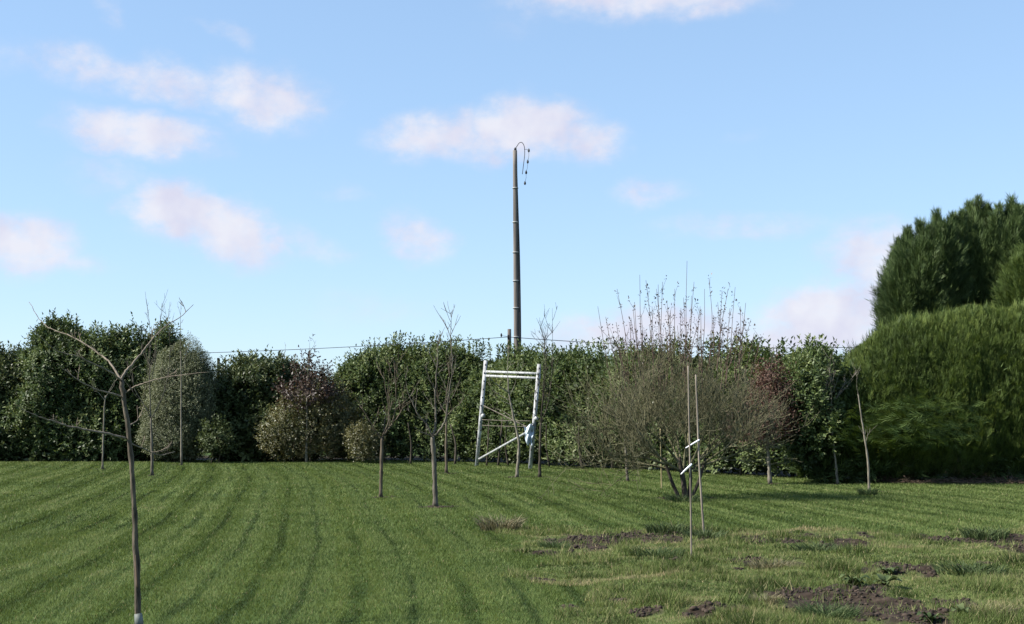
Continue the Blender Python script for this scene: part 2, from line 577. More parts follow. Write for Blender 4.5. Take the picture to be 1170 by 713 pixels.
# foot of the hedges: where the mown grass stops
FOOT = [tuple(G(*p)[:2]) for p in [(-400, 524.5), (0, 524.5), (230, 525.5), (385, 525.5), (520, 526.8), (600, 529), (650, 532), (760, 538), (880, 543.5), (955, 546.5), (1000, 549), (1050, 551), (1100, 552), (1300, 553)]]
FX = np.array([p[0] for p in FOOT])
FY = np.array([p[1] for p in FOOT])


def foot_y(x):
    return np.interp(x, FX, FY)


# ------------------------------------------------------------------ ground
def axis(core0, core1, step, far0, far1):
    c = np.arange(core0, core1, step)
    lo = core0 - np.geomspace(step, core0 - far0, 26)[::-1]
    hi = core1 + np.geomspace(step, far1 - core1, 26)
    return np.concatenate([lo, c, hi])


gx = axis(-22, 20, 0.085, -3500, 3500)
gy = np.concatenate([-np.geomspace(1, 800, 12)[::-1], np.arange(0, 8, 0.4), np.arange(8, 17, 0.07), np.arange(17, 30, 0.12), np.arange(30, 56, 0.25), 56 + np.geomspace(0.3, 4000, 34)])
XX, YY = np.meshgrid(gx, gy)
x, y = XX.ravel(), YY.ravel()
P2 = np.stack([x, y], 1)
near = (np.abs(x) < 25) & (y < 60) & (y > 0)
sv = np.full(len(x), -9.0)
rm = np.zeros(len(x))
mow = np.full(len(x), .5)
sv[near] = soil_val(x[near], y[near])
rm[near] = rough_mask(x[near], y[near])
_k, _h, _g = mow_shade(x[near], y[near])
mow[near] = .5 + (.26 * (_h - .5) + .04 * np.where(_k % 2 == 0, 1, -1) - .42 * _g) * (1 - rm[near])
lit = np.zeros(len(x))
dfoot = y - foot_y(x)
lit[near] = np.clip((dfoot[near] + 0.25 * vnoise(P2[near], 2.5, 21)) / 0.25, 0, 1)
lit *= np.clip((58 - y) / 3, 0, 1)
soil = np.clip(sv / 0.25, 0, 1)
z = np.zeros(len(x))
z += near * (0.02 * vnoise(P2, 0.35, 31))
z += rm * (0.035 * vnoise(P2, 1.6, 33) + 0.02 * vnoise(P2, 5, 34))
z += soil * (0.03 * np.abs(vnoise(P2, 5.5, 35)) + 0.02 * vnoise(P2, 11, 36) - 0.015)
z -= 0.02 * near
nx, ny = len(gx), len(gy)
ii = (np.arange(ny - 1)[:, None] * nx + np.arange(nx - 1)[None, :])
quads = np.stack([ii, ii + 1, ii + nx + 1, ii + nx], -1).reshape(-1, 4)


def ground_h(px_, py_):
    xi = np.clip(np.searchsorted(gx, px_) - 1, 0, nx - 2)
    yi = np.clip(np.searchsorted(gy, py_) - 1, 0, ny - 2)
    fx = np.clip((px_ - gx[xi]) / (gx[xi + 1] - gx[xi]), 0, 1)
    fy = np.clip((py_ - gy[yi]) / (gy[yi + 1] - gy[yi]), 0, 1)
    Z = z.reshape(ny, nx)
    return (Z[yi, xi] * (1 - fx) + Z[yi, xi + 1] * fx) * (1 - fy) + (Z[yi + 1, xi] * (1 - fx) + Z[yi + 1, xi + 1] * fx) * fy


gm, nt, out = newmat('lawn_ground')
tc = N(nt, 'ShaderNodeNewGeometry')


def noise(scale, detail=4):
    n_ = N(nt, 'ShaderNodeTexNoise')
    n_.inputs['Scale'].default_value = scale
    n_.inputs['Detail'].default_value = detail
    nt.links.new(tc.outputs['Position'], n_.inputs['Vector'])
    return n_


n1 = noise(7.0, 6)
n2 = noise(0.6, 3)
g_ramp = ramp(nt, [(0.3, (.034, .056, .016)), (0.55, (.056, .092, .024)), (0.75, (.085, .118, .036))])
nt.links.new(n1.outputs['Fac'], g_ramp.inputs['Fac'])
g2 = ramp(nt, [(0.35, (.8, .85, .8)), (0.65, (1.15, 1.1, 1.0))])
nt.links.new(n2.outputs['Fac'], g2.inputs['Fac'])
mul = N(nt, 'ShaderNodeMix', data_type='RGBA', blend_type='MULTIPLY')
mul.inputs['Factor'].default_value = 1
nt.links.new(g_ramp.outputs[0], mul.inputs['A'])
nt.links.new(g2.outputs[0], mul.inputs['B'])
am_ = N(nt, 'ShaderNodeAttribute', attribute_name='mow')
mw = ramp(nt, [(0.05, (.42, .47, .42)), (0.5, (1, 1, 1)), (0.72, (1.4, 1.3, 1.3))])
nt.links.new(am_.outputs['Fac'], mw.inputs['Fac'])
mul2 = N(nt, 'ShaderNodeMix', data_type='RGBA', blend_type='MULTIPLY')
mul2.inputs['Factor'].default_value = 1
nt.links.new(mul.outputs['Result'], mul2.inputs['A'])
nt.links.new(mw.outputs[0], mul2.inputs['B'])
mul = mul2
ar = N(nt, 'ShaderNodeAttribute', attribute_name='rough')
r_ramp = ramp(nt, [(0.3, (.045, .055, .018)), (0.55, (.075, .10, .03)), (0.8, (.15, .145, .06))])
nt.links.new(n1.outputs['Fac'], r_ramp.inputs['Fac'])
mr_ = N(nt, 'ShaderNodeMix', data_type='RGBA')
nt.links.new(ar.outputs['Fac'], mr_.inputs['Factor'])
nt.links.new(mul.outputs['Result'], mr_.inputs['A'])
nt.links.new(r_ramp.outputs[0], mr_.inputs['B'])
n3 = noise(11.0, 8)
s_ramp = ramp(nt, [(0.3, (.014, .010, .007)), (0.55, (.036, .026, .019)), (0.75, (.08, .06, .043))])
nt.links.new(n3.outputs['Fac'], s_ramp.inputs['Fac'])
as_ = N(nt, 'ShaderNodeAttribute', attribute_name='soil')
ms = N(nt, 'ShaderNodeMix', data_type='RGBA')
nt.links.new(as_.outputs['Fac'], ms.inputs['Factor'])
nt.links.new(mr_.outputs['Result'], ms.inputs['A'])
nt.links.new(s_ramp.outputs[0], ms.inputs['B'])
al = N(nt, 'ShaderNodeAttribute', attribute_name='litter')
l_ramp = ramp(nt, [(0.35, (.012, .010, .005)), (0.6, (.030, .023, .012)), (0.75, (.075, .054, .03))])  # brown litter, its colour darkened to carry the shadow at the hedge foot
nt.links.new(n3.outputs['Fac'], l_ramp.inputs['Fac'])
ml = N(nt, 'ShaderNodeMix', data_type='RGBA')
nt.links.new(al.outputs['Fac'], ml.inputs['Factor'])
nt.links.new(ms.outputs['Result'], ml.inputs['A'])
nt.links.new(l_ramp.outputs[0], ml.inputs['B'])
p = N(nt, 'ShaderNodeBsdfPrincipled')
p.inputs['Roughness'].default_value = 0.95
p.inputs['Specular IOR Level'].default_value = 0.1
nt.links.new(ml.outputs['Result'], p.inputs['Base Color'])
bp = N(nt, 'ShaderNodeBump')
bp.inputs['Strength'].default_value = 0.7
bp.inputs['Distance'].default_value = 0.04
nt.links.new(n3.outputs['Fac'], bp.inputs['Height'])
nt.links.new(bp.outputs[0], p.inputs['Normal'])
nt.links.new(p.outputs[0], out.inputs['Surface'])
ground = link_mesh('ground', np.stack([x, y, z], 1), quads, None, gm, None, smooth=True)
for nm, arr in (('rough', rm), ('soil', soil), ('litter', lit), ('mow', mow)):
    a = ground.data.attributes.new(nm, 'FLOAT', 'POINT')
    a.data.foreach_set('value', arr.astype(np.float32))
tag(ground, 'green lawn reaching back to the hedges', 'lawn', kind='structure')

# ------------------------------------------------------------------ grass blades
def strip(y0, y1, dens):
    area_w = lambda yy: 0.41 * yy + 1.2
    n = int(dens * (y1 - y0) * (area_w(y0) + area_w(y1)))
    yy = y0 + (y1 - y0) * rng.random(n)
    xx = (rng.random(n) * 2 - 1) * area_w(y1)
    k = np.abs(xx) < area_w(yy)
    return xx[k], yy[k]


parts = []
for (y0, y1, dens, w, h) in [(8.4, 11, 4600, .0065, .036), (11, 14, 4200, .008, .037), (14, 19, 2800, .011, .038), (19, 27, 1400, .016, .040), (27, 38, 700, .023, .043), (38, 50, 380, .032, .045)]:
    xx, yy = strip(y0, y1, dens)
    parts.append(np.stack([xx, yy, np.full(len(xx), w), np.full(len(xx), h)], 1))
A = np.concatenate(parts)
xx, yy, ww, hh = A.T
keep = (yy < foot_y(xx) + 0.2 + 0.3 * rng.random(len(xx)))
svb = soil_val(xx, yy)
keep &= (svb < -0.05 + 0.4 * rng.random(len(xx)) ** 2) | (rng.random(len(xx)) < 0.07)
rb = rough_mask(xx, yy)
P2 = np.stack([xx, yy], 1)
k_i, hsh, groove = mow_shade(xx, yy)
groove = groove * (~rb)
u = mow_u(xx, yy)
fr = u
sel = keep
xx, yy, ww, hh, u, fr, k_i, hsh, groove, rb, P2, svb = (v[sel] for v in (xx, yy, ww, hh, u, fr, k_i, hsh, groove, rb, P2, svb))
n = len(xx)
h = hh * (0.6 + 0.8 * rng.random(n))
h = h * (1 - .2 * groove)
clump = vnoise(P2, 1.8, 43) + 0.7 * vnoise(P2, 5, 44)
h = np.where(rb, h * (.8 + 1.2 * np.clip(clump, -0.4, 1.3)) + 0.015, h)
w = np.where(rb, ww * 1.15, ww)
cl_d = np.full(n, 9.0)
for _ in range(110):
    cpx = G(rng.uniform(600, 1240), 606 + 115 * rng.random() ** 1.5)
    cr_ = rng.uniform(.08, .24)
    cl_d = np.minimum(cl_d, np.sqrt((xx - cpx[0]) ** 2 + ((yy - cpx[1])) ** 2) / cr_)
weedy = np.clip(1.3 - cl_d, 0, 1) * rb
h = h * (1 + 1.3 * weedy)
# blades lie with the direction of the mower, alternate passes opposite
par = np.where(k_i % 2 == 0, 1.0, -1.0) * np.where(rb, 0.0, 1.0)
slope = -(0.10 + 0.0042 * (yy - 10))
lean = np.stack([slope * par, par, np.zeros(n)], 1) * 0.3
az = rng.random(n) * 6.283
D = unit(np.stack([np.cos(az) * 0.55, np.sin(az) * 0.55, np.full(n, 0.9)], 1) + lean + np.where(rb, 0.35, 0.1)[:, None] * rand_unit(n, rng))
az2 = rng.random(n) * 6.283
side = unit(np.stack([np.cos(az2), np.sin(az2), np.zeros(n)], 1))
z0 = ground_h(xx, yy) - 0.004
B = np.stack([xx, yy, z0], 1)
tipb = D * h[:, None]
V = np.stack([B - side * (w / 2)[:, None], B + side * (w / 2)[:, None], B + tipb], 1).reshape(-1, 3)
patchn = vnoise(P2, 0.5, 45) * 0.5 + vnoise(P2, 2.2, 46) * 0.5
rv = 0.48 + 0.30 * (rng.random(n) - 0.5) + 0.19 * patchn + 0.22 * (hsh - .5) + .05 * par - 0.38 * groove
rv = np.where(rb, 0.55 + 0.5 * (rng.random(n) - 0.5) + 0.30 * vnoise(P2, 1.3, 47) + 0.24 * vnoise(P2, 5, 48) - .45 * weedy, rv)
rv = np.where((rng.random(n) < np.where(rb, 0.16, 0.025)), 0.8 + 0.2 * rng.random(n), rv)
rv = np.clip(rv, 0, 1)
grass = link_mesh('grass', V, None, np.arange(3 * n).reshape(n, 3), M['grass'], None, rnd=np.repeat(rv, 3))
tag(grass, 'mown grass of the lawn, rougher at the right front', 'grass', kind='stuff')


# ------------------------------------------------------------------ bushes built of leafy shoots
def leafy(name, root, P, Nm, mat, nleaf=9, L=.12, Wf=.42, r=None, **kw):
    V, Q, R = shoots(P, Nm, nleaf, L, Wf, r or rng, **kw)
    return link_mesh(name, V, Q, None, mat, root, rnd=R)


def spiky(name, root, P, Nm, mat, nb=6, L=.2, W=.03, r=None, **kw):
    V, Q, R = sprays(P, Nm, nb, L, W, r or rng, **kw)
    return link_mesh(name, V, Q, None, mat, root, rnd=R)


def px_lump(px, py, Y, rpx, rpy, ry):
    c = at(px, py, Y)
    k = Y / F
    return (c[0], c[1], c[2], rpx * k, ry, rpy * k)


def inner(root, lumps, mat, k=.78, dens=60, L=.26):
    lm = [(a, b, c * .97, d * k, e * k, f * k) for a, b, c, d, e, f in lumps]
    P, Nm = ellipsoid_points(lm, dens, rng, bump=.08, seed=99, thick=.5, zmin=.05)
    Ps, Ns = [P], [Nm]
    for a, b, c, d, e, f in lumps:
        if c - f < .9:
            m = int(90 * d * e)
            an, q = rng.random(m) * 6.283, np.sqrt(rng.random(m)) * .85
            Ps.append(np.stack([a + d * q * np.cos(an), b + e * q * np.sin(an), .03 + .6 * rng.random(m)], 1))
            Ns.append(rand_unit(m, rng))
    leafy('inner_foliage', root, np.concatenate(Ps), np.concatenate(Ns), mat, 6, L, .55)


# far left laurel
g = at(10, 527, 49)
t = thing('laurel_bush', 'dark laurel bush cut off by the left edge of the photo', 'bush', (g[0], 50, 0), 'laurel bushes along the back')
LM = [px_lump(-30, 470, 50, 70, 70, 1.6), px_lump(18, 468, 50.3, 50, 64, 1.5), px_lump(-90, 460, 50.5, 70, 80, 1.7), px_lump(-10, 500, 49.6, 60, 45, 1.3)]
inner(t, LM, M['laurel_dark'])
P, Nm = ellipsoid_points(LM, 75, rng, seed=3, bump=.2, thick=.6)
leafy('crown', t, P, Nm, M['laurel_dark'], 8, .14)
tp_ = (Nm[:, 2] > .5) & (rng.random(len(P)) < .16)
leafy('top_shoot', t, P[tp_], np.tile([0, 0, 1.], (tp_.sum(), 1)), M['laurel_dark'], 13, .15, slen=.5, up=1.4)['kind'] = 'stuff'
stems(t, [(g[0] - .6, 50), (g[0] + .5, 50.2)], M['bark_dark'], 2.2, .06)

# big left laurel
g = at(108, 527, 50)
t = thing('laurel_bush', 'tallest laurel bush, broad and round, behind the wide-branched near sapling', 'bush', (g[0], 50, 0), 'laurel bushes along the back')
LM = [px_lump(72, 432, 50, 42, 50, 1.6), px_lump(112, 440, 50, 50, 56, 1.7), px_lump(150, 440, 50.2, 44, 54, 1.6), px_lump(60, 475, 49.6, 45, 62, 1.5),
                          px_lump(110, 485, 49.4, 60, 55, 1.5), px_lump(160, 480, 49.8, 45, 60, 1.4), px_lump(185, 420, 50.6, 24, 42, 1.2), px_lump(64, 392, 50.2, 24, 22, .9)]
inner(t, LM, M['laurel_dark'])
P, Nm = ellipsoid_points(LM, 75, rng, seed=13, bump=.2, thick=.6)
leafy('crown', t, P, Nm, M['laurel'], 8, .14)
tp_ = (Nm[:, 2] > .5) & (rng.random(len(P)) < .16)
leafy('top_shoot', t, P[tp_], np.tile([0, 0, 1.], (tp_.sum(), 1)), M['laurel'], 13, .15, slen=.5, up=1.4)['kind'] = 'stuff'
stems(t, [(g[0] - 1.2, 49.8), (g[0] - .2, 49.6), (g[0] + .9, 49.7)], M['bark_dark'], 2.6, .07)

# grey-green rounded bush
g = at(207, 527, 48.2)
t = thing('rounded_bush', 'grey green dome-shaped bush paler than the laurels around it', 'bush', (g[0], 48.2, 0))
P, Nm = ellipsoid_points([px_lump(206, 452, 48.3, 31, 56, 1.2), px_lump(196, 490, 48, 36, 38, 1.2), px_lump(222, 472, 48.3, 27, 50, 1.2), px_lump(190, 448, 48.2, 18, 34, .8), px_lump(226, 425, 48.5, 16, 24, .8), px_lump(192, 425, 48.3, 15, 24, .7)], 330, rng, bump=.22, seed=23, thick=.4)
P2_, N2_ = ellipsoid_points([px_lump(207, 455, 48.5, 31, 54, 1.0), px_lump(205, 490, 48.3, 38, 38, 1.0)], 160, rng, bump=.07, seed=24, thick=.6, zmin=.03)
leafy('inner_foliage', t, P2_, N2_, M['grey_leaf'], 6, .12, .5, slen=.14)
leafy('crown', t, P, Nm, M['grey_leaf'], 6, .055, .45, slen=.14)
stems(t, [(g[0] - .2, 48), (g[0] + .3, 48.1)], M['bark_dark'], 1.6, .05)

# dark laurel right of the gap
g = at(292, 527, 49.5)
t = thing('laurel_bush', 'dark glossy laurel bush between the grey green bush and the red leaved sapling', 'bush', (g[0], 49.5, 0), 'laurel bushes along the back')
LM = [px_lump(275, 464, 49.6, 34, 44, 1.4), px_lump(305, 460, 49.6, 40, 44, 1.5), px_lump(335, 474, 49.9, 42, 46, 1.4), px_lump(268, 490, 49.2, 28, 36, 1.2),
                          px_lump(310, 490, 49.2, 45, 38, 1.3), px_lump(330, 444, 50.0, 26, 24, 1.0), px_lump(288, 434, 49.8, 20, 20, .8)]
inner(t, LM, M['laurel_dark'])
P, Nm = ellipsoid_points(LM, 75, rng, seed=33, bump=.2, thick=.6)
leafy('crown', t, P, Nm, M['laurel_dark'], 8, .15)
tp_ = (Nm[:, 2] > .5) & (rng.random(len(P)) < .16)
leafy('top_shoot', t, P[tp_], np.tile([0, 0, 1.], (tp_.sum(), 1)), M['laurel_dark'], 13, .15, slen=.5, up=1.4)['kind'] = 'stuff'
stems(t, [(g[0] - .7, 49.2), (g[0] + .1, 49), (g[0] + .8, 49.2)], M['bark_dark'], 2.2, .06)

# fresh green low shrub in the gap
g = at(243, 525, 46.9)
t = thing('shrub', 'low fresh green shrub in the gap right of the grey green bush', 'shrub', (g[0], 46.9, 0))
P, Nm = ellipsoid_points([px_lump(245, 501, 46.9, 12, 17, .45), px_lump(257, 507, 47.0, 11, 13, .4), px_lump(239, 509, 46.8, 9, 11, .35)], 110, rng, seed=143, bump=.45, zmin=.05)
leafy('crown', t, P, Nm, M['fresh_leaf'], 6, .09, .5, slen=.25)
stems(t, [(g[0] - .05, 46.9), (g[0] + .2, 46.9)], M['bark_brown'], .9, .02)

# olive yellow shrub
g = at(345, 527, 47.6)
t = thing('shrub', 'olive yellow shrub at the foot of the hedge behind the red leaved sapling', 'shrub', (g[0], 47.6, 0))
P, Nm = ellipsoid_points([px_lump(330, 500, 47.6, 26, 36, .9), px_lump(358, 492, 47.8, 32, 40, 1.0), px_lump(388, 495, 48, 24, 38, .9), px_lump(375, 470, 48.2, 30, 30, .8)], 105, rng, seed=43, bump=.42, zmin=.1)
leafy('crown', t, P, Nm, M['yellow_leaf'], 6, .085, .5, slen=.25)
stems(t, [(g[0] - .3, 47.5), (g[0] + .3, 47.6), (g[0] + 1, 47.9)], M['bark_brown'], 1.3, .03)

# little shrub
g = at(418, 528, 46.6)
t = thing('shrub', 'small low olive green shrub at the foot of the laurel hedge', 'shrub', (g[0], 46.6, 0))
P, Nm = ellipsoid_points([px_lump(414, 508, 46.6, 15, 22, .5), px_lump(428, 514, 46.8, 12, 16, .5)], 190, rng, seed=53, bump=.4)
leafy('crown', t, P, Nm, M['yellow_leaf'], 6, .075, .5, slen=.2)

# the long laurel hedge
def front(px, py):
    return G(px, py)[:2]


HP = []
for (px, py, a_) in [(372, 525.5, 1.5), (470, 527, 1.5), (560, 528.5, 1.5), (650, 533, 1.5), (760, 539, 1.5), (880, 544.5, 1.5), (975, 548, 1.5)]:
    f = front(px, py)
    HP.append((f[0] + 0.25, f[1] + a_ + 0.25))
HP = np.array(HP)
HT = [(385, 424), (400, 408), (420, 398), (450, 390), (480, 393), (510, 393), (540, 396), (565, 402), (600, 404), (640, 402), (680, 402), (720, 402), (760, 400), (800, 400), (850, 401), (885, 405), (915, 402), (940, 402), (975, 408)]
hp_px = CX + HP[:, 0] / HP[:, 1] * F
cumh = np.concatenate([[0], np.cumsum(np.linalg.norm(np.diff(HP, axis=0), axis=1))])


def HH(s):
    q = s * cumh[-1]
    X, Yv = np.interp(q, cumh, HP[:, 0]), np.interp(q, cumh, HP[:, 1])
    px = CX + X / Yv * F
    top = np.interp(px, [a for a, b in HT], [b for a, b in HT]) + 14
    return at(px, top, Yv)[2]


c = HP[3]
t = thing('laurel_hedge', 'long laurel hedge across the back, behind the white frame and bare bush', 'hedge', (c[0], c[1], 0))
P, Nm = hedge_points(HP, HH, 1.45, 115, rng, bump=.36, freq=.95, seed=61, thick=.6, pw=3.2, cap0=1.1, flo=.12, zmin=.05)
leafy('foliage', t, P, Nm, M['laurel'], 8, .145)
P, Nm = hedge_points(HP, HH, 1.1, 150, rng, bump=.12, freq=1.2, seed=62, thick=.9, pw=3.6, cap0=1.1, flo=.0, zmin=.06)
P[:, 2] *= .93
leafy('inner_foliage', t, P, Nm, M['laurel_dark'], 6, .2, .5)
P, Nm = skirt(HP, 1.4, 3000, .75, rng)
leafy('lower_foliage', t, P, Nm, M['laurel_dark'], 6, .16, .5)
# upright young shoots on the top
nS = 520
q = rng.random(nS) * cumh[-1]
px_ = np.interp(q, cumh, HP[:, 0])
py_ = np.interp(q, cumh, HP[:, 1]) + (rng.random(nS) - .5) * 1.6
hz = np.array([HH(v / cumh[-1]) for v in q]) * (0.97 + .05 * rng.random(nS)) + .1
P = np.stack([px_, py_, hz], 1)
kp = vnoise(P[:, :2], 2.4, 301) + .35 * vnoise(P[:, :2], 7, 302) > -.25
P = P[kp]
V1, Q1, R1 = shoots(P, np.tile([0, 0, 1.], (len(P), 1)), 15, .14, .42, rng, slen=.55, up=1.5)
o = link_mesh('top_shoot', V1, Q1, None, M['laurel'], t, rnd=R1)
o['kind'] = 'stuff'
spots = []
for px in [400, 440, 469, 520, 556, 569, 581, 628, 666, 700, 742, 800, 846, 905, 925, 945]:
    yb = np.interp(px, [385, 650, 955], [529.5, 537.5, 549]) + random.uniform(-2, 0) - 2
    gg = G(px, yb)
    spots.append((gg[0], gg[1]))
stems(t, spots, M['bark_dark'], 1.5, .05, .12)

# pale leaved end of the laurel hedge, beside the conifers
f = G(930, 546)
t = thing('laurel_bush', 'laurel bush with yellowish green leaves beside the clipped conifer hedge', 'bush', (f[0], f[1] + .8, 0), 'laurel bushes along the back')
P, Nm = ellipsoid_points([px_lump(925, 460, 33.2, 26, 52, .9), px_lump(940, 490, 33, 22, 34, .7), px_lump(915, 505, 33.2, 18, 28, .7), px_lump(930, 425, 33.6, 24, 22, .8)], 110, rng, seed=73, bump=.18)
leafy('crown', t, P, Nm, M['laurel'], 9, .115)
stems(t, [(f[0] - .3, f[1] + .6), (f[0] + .2, f[1] + .7)], M['bark_brown'], 1.6, .05)

# clipped conifer hedge, right
CP = np.array([(7.5, 34.3), (10.2, 34.2), (13.5, 34.0), (17.5, 33.8)])
ccum = np.concatenate([[0], np.cumsum(np.linalg.norm(np.diff(CP, axis=0), axis=1))])
CT = [(930, 436), (952, 424), (968, 406), (988, 387), (1012, 370), (1045, 356), (1100, 352), (1170, 346), (1350, 340)]


def CH(s):
    q = s * ccum[-1]
    X, Yv = np.interp(q, ccum, CP[:, 0]), np.interp(q, ccum, CP[:, 1])
    px = CX + X / Yv * F
    return at(px, np.interp(px, [a for a, b in CT], [b for a, b in CT]) + 11, Yv)[2]


t = thing('conifer_hedge', 'tall clipped conifer hedge with a smooth rounded top, right of the lawn', 'hedge', (12.5, 34, 0))
P, Nm = hedge_points(CP, CH, 1.9, 1300, rng, bump=.14, freq=1.5, seed=81, thick=.4, pw=2.3, cap0=2.2, flo=.5, zmin=.12, zs=.3)
spiky('foliage', t, P, Nm, M['conifer'], 6, .13, .011, up=1.2, out=.55, jitter=.35)
P, Nm = hedge_points(CP, CH, 1.4, 150, rng, bump=.1, freq=1.0, seed=82, thick=.6, pw=3, cap0=1.4, flo=.0, zmin=.05)
P[:, 2] *= .84
spiky('inner_foliage', t, P, Nm, M['cypress'], 6, .34, .05, up=.5, out=.6, jitter=.6)
# stray sprays beyond the clipped face
P, Nm = hedge_points(CP, CH, 1.92, 26, rng, bump=.14, freq=1.5, seed=81, thick=.0, pw=2.3, cap0=2.2, flo=.4, zmin=.4, zs=.3)
spiky('stray_spray', t, P, Nm, M['conifer'], 9, .24, .014, up=.9, out=.9, jitter=.6)['kind'] = 'stuff'
P, Nm = skirt(CP, 1.5, 2600, .8, rng)
spiky('lower_foliage', t, P, Nm, M['cypress'], 6, .3, .03, up=.2, out=.8, jitter=.6)
# loose low boughs
P, Nm = ellipsoid_points([px_lump(1050, 466, 32.2, 22, 5, .35), px_lump(1040, 479, 32.1, 28, 5, .4), px_lump(1028, 491, 32.0, 28, 5, .4), px_lump(1046, 503, 32.1, 30, 6, .4), px_lump(1072, 490, 32.2, 22, 6, .4)], 300, rng, seed=83, bump=.6, inner=.2)
spiky('low_bough', t, P, unit(Nm * .4 + np.array([-1, -.4, .1])), M['cypress_pale'], 6, .24, .016, up=.12, out=.9, jitter=.25)
cs = []
for px in (985, 1030, 1078, 1118, 1155, 1185):
    gg = G(px, 549)
    cs.append((gg[0], gg[1] + .9))
stems(t, cs, M['bark_dark'], 1.5, .08, .2)

# tall cypresses behind the hedge
def cypress(label, spires, lumps, Y, mat, seed, base_px):
    gx_ = at(base_px, 530, Y)[0]
    tt = thing('cypress_tree', label, 'tree', (gx_, Y, 0), 'tall cypresses behind the clipped hedge')
    P, Nm = ellipsoid_points([px_lump(*l) for l in lumps], 420, rng, seed=seed, bump=.2, thick=.5)
    out_ = 1 - .5 * Nm[:, 2:3]
    P = P + Nm * (.18 * rng.random((len(P), 1)) ** 2 + .1 * np.sin(6.0 * P[:, :1] + 3.7 * P[:, 1:2])) * out_
    spiky('crown', tt, P, Nm, mat, 6, .26, .019, up=1.0, out=.8, jitter=.45)
    Ps, Ns = [], []
    extra = []
    for (px, topy, boty, wpx, Yd) in spires:
        extra.append((px, topy, boty, wpx * .62, Yd))
        for _ in range(3):
            extra.append((px + random.uniform(-13, 13), topy + random.uniform(8, 46), boty, wpx * random.uniform(.4, .6), Yd + random.uniform(-.7, .5)))
    for (px, topy, boty, wpx, Yd) in extra:
        m = 300
        f_ = rng.random(m) ** .8
        cpt = np.array([at(px, boty + (topy - boty) * v, Yd) for v in f_])
        rad = wpx * Yd / F * (1 - f_) ** .8
        a_ = rng.random(m) * 6.283
        d_ = np.stack([np.cos(a_), np.sin(a_), np.zeros(m)], 1)
        Ps.append(cpt + d_ * (rad * (0.5 + .5 * rng.random(m)))[:, None])
        Ns.append(unit(d_ + np.array([0, 0, .5])))
    spiky('spire', tt, np.concatenate(Ps), np.concatenate(Ns), mat, 7, .24, .017, up=1.25, out=.7, jitter=.3)
    mb = MB()
    P_ = spline([(gx_, Y, -.05), (gx_ + .05, Y, 2.5), (gx_, Y, 5.2)], 4)
    mb.tube(P_, np.linspace(.2, .06, len(P_)), 8)
    mb.build('trunk', M['bark_dark'], tt, True)


cypress('left cypress of those behind the clipped hedge, lower with a sloping outer side',
        [(1037, 268, 330, 12, 40), (1052, 258, 330, 13, 40), (1070, 248, 330, 14, 40), (1088, 252, 320, 10, 40), (1022, 300, 350, 12, 40), (1014, 322, 370, 10, 40)],
        [(1046, 335, 40, 28, 54, .9), (1070, 318, 40.3, 26, 50, 1.0), (1029, 350, 39.8, 17, 36, .7), (1055, 400, 40, 45, 70, 1.2)], 40, M['cypress'], 91, 1055)
cypress('middle cypress behind the clipped hedge, with the highest pointed top',
        [(1108, 238, 310, 12, 40.6), (1118, 232, 310, 13, 40.6), (1128, 240, 310, 11, 40.5), (1098, 262, 320, 10, 40.4)],
        [(1112, 322, 40.6, 27, 62, 1.0), (1119, 300, 40.8, 21, 44, .9), (1110, 400, 40.6, 40, 80, 1.2)], 40.6, M['cypress'], 93, 1112)
cypress('right cypress behind the clipped hedge, reaching the photo edge',
        [(1142, 240, 310, 11, 40.2), (1156, 232, 310, 12, 40.2), (1166, 242, 310, 12, 40.3), (1182, 250, 310, 14, 40.3)],
        [(1152, 320, 40.2, 25, 60, .9), (1182, 318, 40.4, 34, 60, 1.1), (1160, 400, 40.4, 45, 80, 1.2)], 40.2, M['cypress'], 95, 1156)
cypress('lighter green young cypress low at the right photo edge, in front of the darker cypresses',
        [(1160, 306, 350, 12, 38.2), (1172, 290, 350, 13, 38.2), (1186, 282, 350, 13, 38.2)],
        [(1172, 350, 38.2, 22, 46, .7), (1190, 335, 38.4, 24, 50, .8)], 38.2, M['cypress_pale'], 97, 1176)


# ------------------------------------------------------------------ bare young trees
def twigs(mb, pts, rad, r, n, L, up=.5, rmin=.0035, depth=1, rough=.35, leaves=None):
    """side twigs along a limb"""
    P = np.asarray(pts)
    for _ in range(n):
        i = int((0.25 + 0.75 * r.random()) * (len(P) - 1))
        i = min(i, len(P) - 2)
        d0 = unit(P[i + 1] - P[i])
        d = unit(d0 * .6 + rand_unit(1, r)[0] * .75 + np.array([0, 0, up]))
        l = L * (.4 + .8 * r.random())
        q = [P[i]]
        k = 4
        for j in range(k):
            d = unit(d + rough * .5 * rand_unit(1, r)[0] + np.array([0, 0, .08]))
            q.append(q[-1] + d * l / k)
        q = np.array(q)
        r0 = max(rmin * 1.2, min(rad * .55, l * .01 + rmin * .6))
        mb.tube(q, np.linspace(r0, rmin * .6, len(q)), 3, cap=False)
        if leaves is not None:
            leaves.append(q[-1])
        if depth > 0:
            twigs(mb, q, r0, r, 1 + int(r.random() * 2.5), l * .5, up * .7, rmin, depth - 1, rough, leaves)


